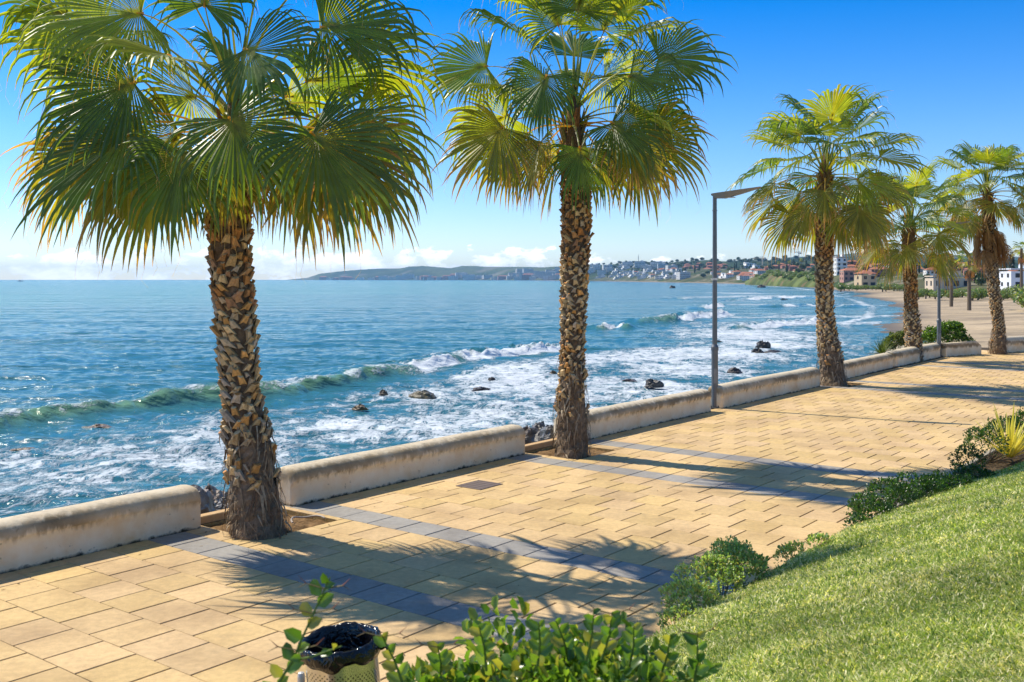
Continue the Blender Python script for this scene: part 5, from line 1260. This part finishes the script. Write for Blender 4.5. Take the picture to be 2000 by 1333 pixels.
def put_tree(kind, p, sc, label, group, sz=1.0):
    src = PROTO[kind]
    if kind in USED:
        o = src.copy(); COL.objects.link(o)
        for ch in src.children: c_ = ch.copy(); COL.objects.link(c_); c_.parent = o
    else: o = src; USED.add(kind)
    o.location = p; o.rotation_euler = (0, 0, rf.uniform(0, 6.28)); o.scale = (sc, sc, sc * sz)
    tag(o, label, 'bush' if kind == 'scrub' else 'tree', group)
def trees(n, surf, px0, px1, s0, s1, kinds, sc, label, group):
    for i in range(n):
        px = px0 + (px1 - px0) * (i + rf.random()) / n; _s = rf.uniform(*sc); _k = rf.choice(kinds); put_tree(_k, place(surf, px, rf.uniform(s0, s1)) - Vector((0, 0, _s * {'pine': 4.2, 'round': 1.6, 'cyp': 1, 'scrub': .2}[_k])), _s, label, group)
trees(110, 'wood', 1150, 1625, .3, 1.0, ['pine', 'round', 'pine'], (1.1, 2.3), 'dark pine on the hill crest behind the town', 'pines on the hill behind the town')
trees(34, 'town', 1160, 1400, .15, .8, ['round', 'pine', 'cyp'], (1.0, 1.7), 'dark tree between the white terraces and the near lamp post', 'trees among the white terraces')
trees(34, 'town', 1400, 1600, .25, .98, ['round', 'pine', 'cyp'], (.8, 1.4), 'garden tree on the slope above the green bluff', 'garden trees above the green bluff')
trees(44, 'town', 1605, 2060, .25, .98, ['round', 'pine', 'round', 'cyp'], (.6, 1.1), 'garden tree behind the beach right of the third palm', 'garden trees behind the beach')
trees(30, 'bluff', 1478, 1610, .25, 1.0, ['scrub'], (.9, 1.9), 'low scrub bush growing on the green bluff', 'scrub bushes on the bluff')
def scrubrow(n, px0, px1, Y0, Y1, label, group, sc=(.5, 1.1), z0=-.9):
    for i in range(n):
        px = px0 + (px1 - px0) * (i + rf.random()) / n; Y = rf.uniform(Y0, Y1); put_tree('scrub', Vector(((px - 1000) / F * Y, Y, z0)), rf.uniform(*sc), label, group, rf.uniform(.7, 1.1))
scrubrow(34, 1780, 2060, 225, 300, 'low green bush on the back of the beach', 'low bushes along the back of the beach', (.45, .95), -1.25)
scrubrow(22, 1640, 1790, 400, 470, 'low bush at the far back of the beach near the sand coloured house', 'low bushes near the sand coloured house', (.6, 1.1), -1.0)
for i, (px, Y, sc, lab) in enumerate([(1988, 230, 1.3, 'large light green bush at the right edge behind the fifth palm'), (2012, 160, 1.4, 'tall light green bush just outside the right edge')]):
    put_tree('scrub', Vector(((px - 1000) / F * Y, Y, -1.2)), sc, lab, None)
# background palms behind the beach
def back_palm(px, Y, z0, top_py, Rr, label, seed, dead=6, group='background palms behind the beach'):
    r = random.Random(seed); p = Vector(((px - 1000) / F * Y, Y, z0)); O = at(px, top_py, Y)
    root = thing('palm_tree', p, label, 'palm tree', group)
    m = MB(); m.tube([p - UP * .4, p.lerp(O, .5), O], [.3, .26, .24], 10, (.17, .13, .09)); part(m, 'trunk', M['bark'], root, p)
    m = MB()
    for fd in spiral(O, 18, r, 1.2, 1.1, 75, -40, seg=16, dead=dead):
        q = frond_mesh(*fd[0], r=r, **{**fd[1], 'nseg': 16}); add_mb(m, q, len(m.v))
    part(m, 'crown', M['frond'], root, p)
for i, (px, Y, tp, lab) in enumerate([(1858, 170, 500, 'slim background palm just right of the far lamp post'), (1893, 150, 510, 'brown skirted background palm left of the fifth palm'), (1995, 190, 486, 'background palm at the extreme right edge'),
                                      (1542, 1050, 512, 'far palm among the houses left of the third palm'), (1565, 980, 508, 'far taller palm close to the left of the third palm'), (1521, 1100, 513, 'far palm on the slope above the middle of the bluff')]):
    back_palm(px, Y, -1.2 if Y < 400 else 3.0, tp, 1.2, lab, 500 + i, dead=8 if Y < 400 else 2)
# tower cranes and a mast
def crane(px, py_top, Y, jl, jr, label, foot=522):
    b = at(px, foot, Y); t_ = at(px, py_top, Y); root = thing('tower_crane', b, label, 'crane'); k = Y / F
    m = MB(); s = .9 * k ** .5
    for dx, dy in ((-1, -1), (1, -1), (1, 1), (-1, 1)): m.tube([b + Vector((dx * s, dy * s, -20)), t_ + Vector((dx * s, dy * s, 0))], .35, 4, (.45, .38, .3))
    n = 12
    for i in range(n):
        z0, z1 = b.lerp(t_, i / n), b.lerp(t_, (i + 1) / n); sg = 1 if i % 2 else -1; m.tube([z0 + Vector((-s * sg, -s, 0)), z1 + Vector((s * sg, -s, 0))], .22, 3, (.45, .38, .3))
    part(m, 'mast', M['steel'], root, b)
    m = MB(); L = t_ - Vector((jl * k, 0, 0)); Rr = t_ + Vector((jr * k, 0, 0))
    for dz in (0, 1.6): m.tube([L + UP * dz, Rr + UP * dz], .35, 4, (.5, .42, .32))
    n = 16
    for i in range(n): a_, b_ = L.lerp(Rr, i / n), L.lerp(Rr, (i + 1) / n); m.tube([a_ + UP * (1.6 * (i % 2)), b_ + UP * (1.6 * ((i + 1) % 2))], .22, 3, (.5, .42, .32))
    m.tube([t_, t_ + UP * 5], .5, 4, (.5, .42, .32)); m.tube([t_ + UP * 5, L.lerp(t_, .3) + UP * 1.6], .2, 3, (.3, .3, .3)); m.tube([t_ + UP * 5, Rr.lerp(t_, .3) + UP * 1.6], .2, 3, (.3, .3, .3))
    e = Rr if jr < jl else L; m.box(e + Vector((2 if jr > jl else -2, 0, -1.5)), (4, 2, 3), (.3, .3, .3))
    part(m, 'jib', M['steel'], root, b)
crane(1489, 505, 2300, 17, 7, 'tower crane above the town right of the near lamp post')
crane(1560, 494, 2500, 10, 5, 'tower crane on the skyline just left of the third palm', foot=512)
mp = at(1247, 516, 3300); root = thing('antenna_mast', mp, 'thin antenna mast on the skyline between the second palm and the near lamp', 'antenna mast')
m = MB(); m.tube([mp - UP * 10, mp + UP * 31], [1.1, .5], 6, (.3, .28, .26)); part(m, 'pole', M['steel'], root, mp)
m = MB()
for z in (17, 20, 23): m.box(mp + UP * z, (3.4, 3.4, 1.3), (.5, .48, .45))
part(m, 'antenna_panel', M['steel'], root, mp)
# boats
def boat(px, py, Y, L, label, sail=False):
    p = Vector(((px - 1000) / F * Y, Y, SEA)); root = thing('boat', p, label, 'boat'); m = MB()
    sec = [(-.5, .10, .8), (-.3, .16, .7), (.1, .17, .7), (.35, .10, .85), (.5, .01, 1.0)]; vs = []
    for (x, w_, h_) in sec: vs += [p + Vector((x * L, -w_ * L, h_ * L * .13)), p + Vector((x * L, 0, -.05 * L)), p + Vector((x * L, w_ * L, h_ * L * .13))]
    m.add(vs, [(i * 3 + j, i * 3 + j + 1, i * 3 + j + 4, i * 3 + j + 3) for i in range(4) for j in range(2)] + [(i * 3, i * 3 + 3, i * 3 + 5, i * 3 + 2) for i in range(4)], (.75, .75, .73) if sail else (.10, .12, .16))
    part(m, 'hull', M['plain'], root, p)
    m = MB()
    if sail: m.tube([p, p + UP * L * 1.2], .12, 5, (.6, .6, .6)); m.add([p + UP * L * .15, p + UP * L * 1.15, p + Vector((-.42 * L, .05 * L, .15 * L))], [(0, 1, 2)], (.85, .85, .83)); part(m, 'sail', M['plain'], root, p)
    else: m.box(p + Vector((-.12 * L, 0, L * .18)), (L * .26, L * .16, L * .14), (.5, .5, .5), bev=.1); part(m, 'cabin', M['plain'], root, p)
boat(828, 546, 4200, 16, 'tiny white sailing boat in front of the headland', True)
boat(40, 548, 2600, 14, 'tiny dark boat on the horizon at the far left')
# dead litter on the paving: scattered dry leaf flecks
m = MB(); r = random.Random(77)
for _ in range(260):
    uu_, vv_ = r.uniform(4, 40), (r.uniform(9.6, 10.4) if r.random() < .6 else r.uniform(4.2, 10.3)); s = r.uniform(.008, .03); a = r.uniform(0, 6.28); p = UV(uu_, vv_, .006); d_ = Vector((math.cos(a), math.sin(a), .1)); e_ = Vector((-d_.y, d_.x, .1))
    m.add([p - d_ * s, p + e_ * s * .35, p + d_ * s, p - e_ * s * .3], [(0, 1, 2, 3)], tuple(Vector((.2, .13, .06)) * r.uniform(.4, 1.4)))
tag(m.build('leaf_litter', M['bark']), 'tiny dry leaf scraps scattered on the paving', 'leaf litter', kind='stuff')
# ------------------------------------------------------------------ the air
hz = MB(); x0, x1, y0, y1, z0, z1 = -9000, 7000, -300, 10600, -7.5, 140
hz.add([(x0, y0, z0), (x1, y0, z0), (x1, y1, z0), (x0, y1, z0), (x0, y0, z1), (x1, y0, z1), (x1, y1, z1), (x0, y1, z1)], [(3, 2, 1, 0), (4, 5, 6, 7), (0, 1, 5, 4), (1, 2, 6, 5), (2, 3, 7, 6), (3, 0, 4, 7)])
mh_ = bpy.data.materials.new('air'); mh_.use_nodes = True; t = NT(mh_.node_tree)
pvn = t.n('ShaderNodeVolumePrincipled', Density=7.5e-5); pvn.inputs['Color'].default_value = (.33, .62, .95, 1); pvn.inputs['Anisotropy'].default_value = .2
o_ = t.n('ShaderNodeOutputMaterial'); t.l(pvn, 0, o_, 1)
HZ = hz.build('haze', mh_); tag(HZ, 'thin blue sea haze', 'haze', kind='stuff')
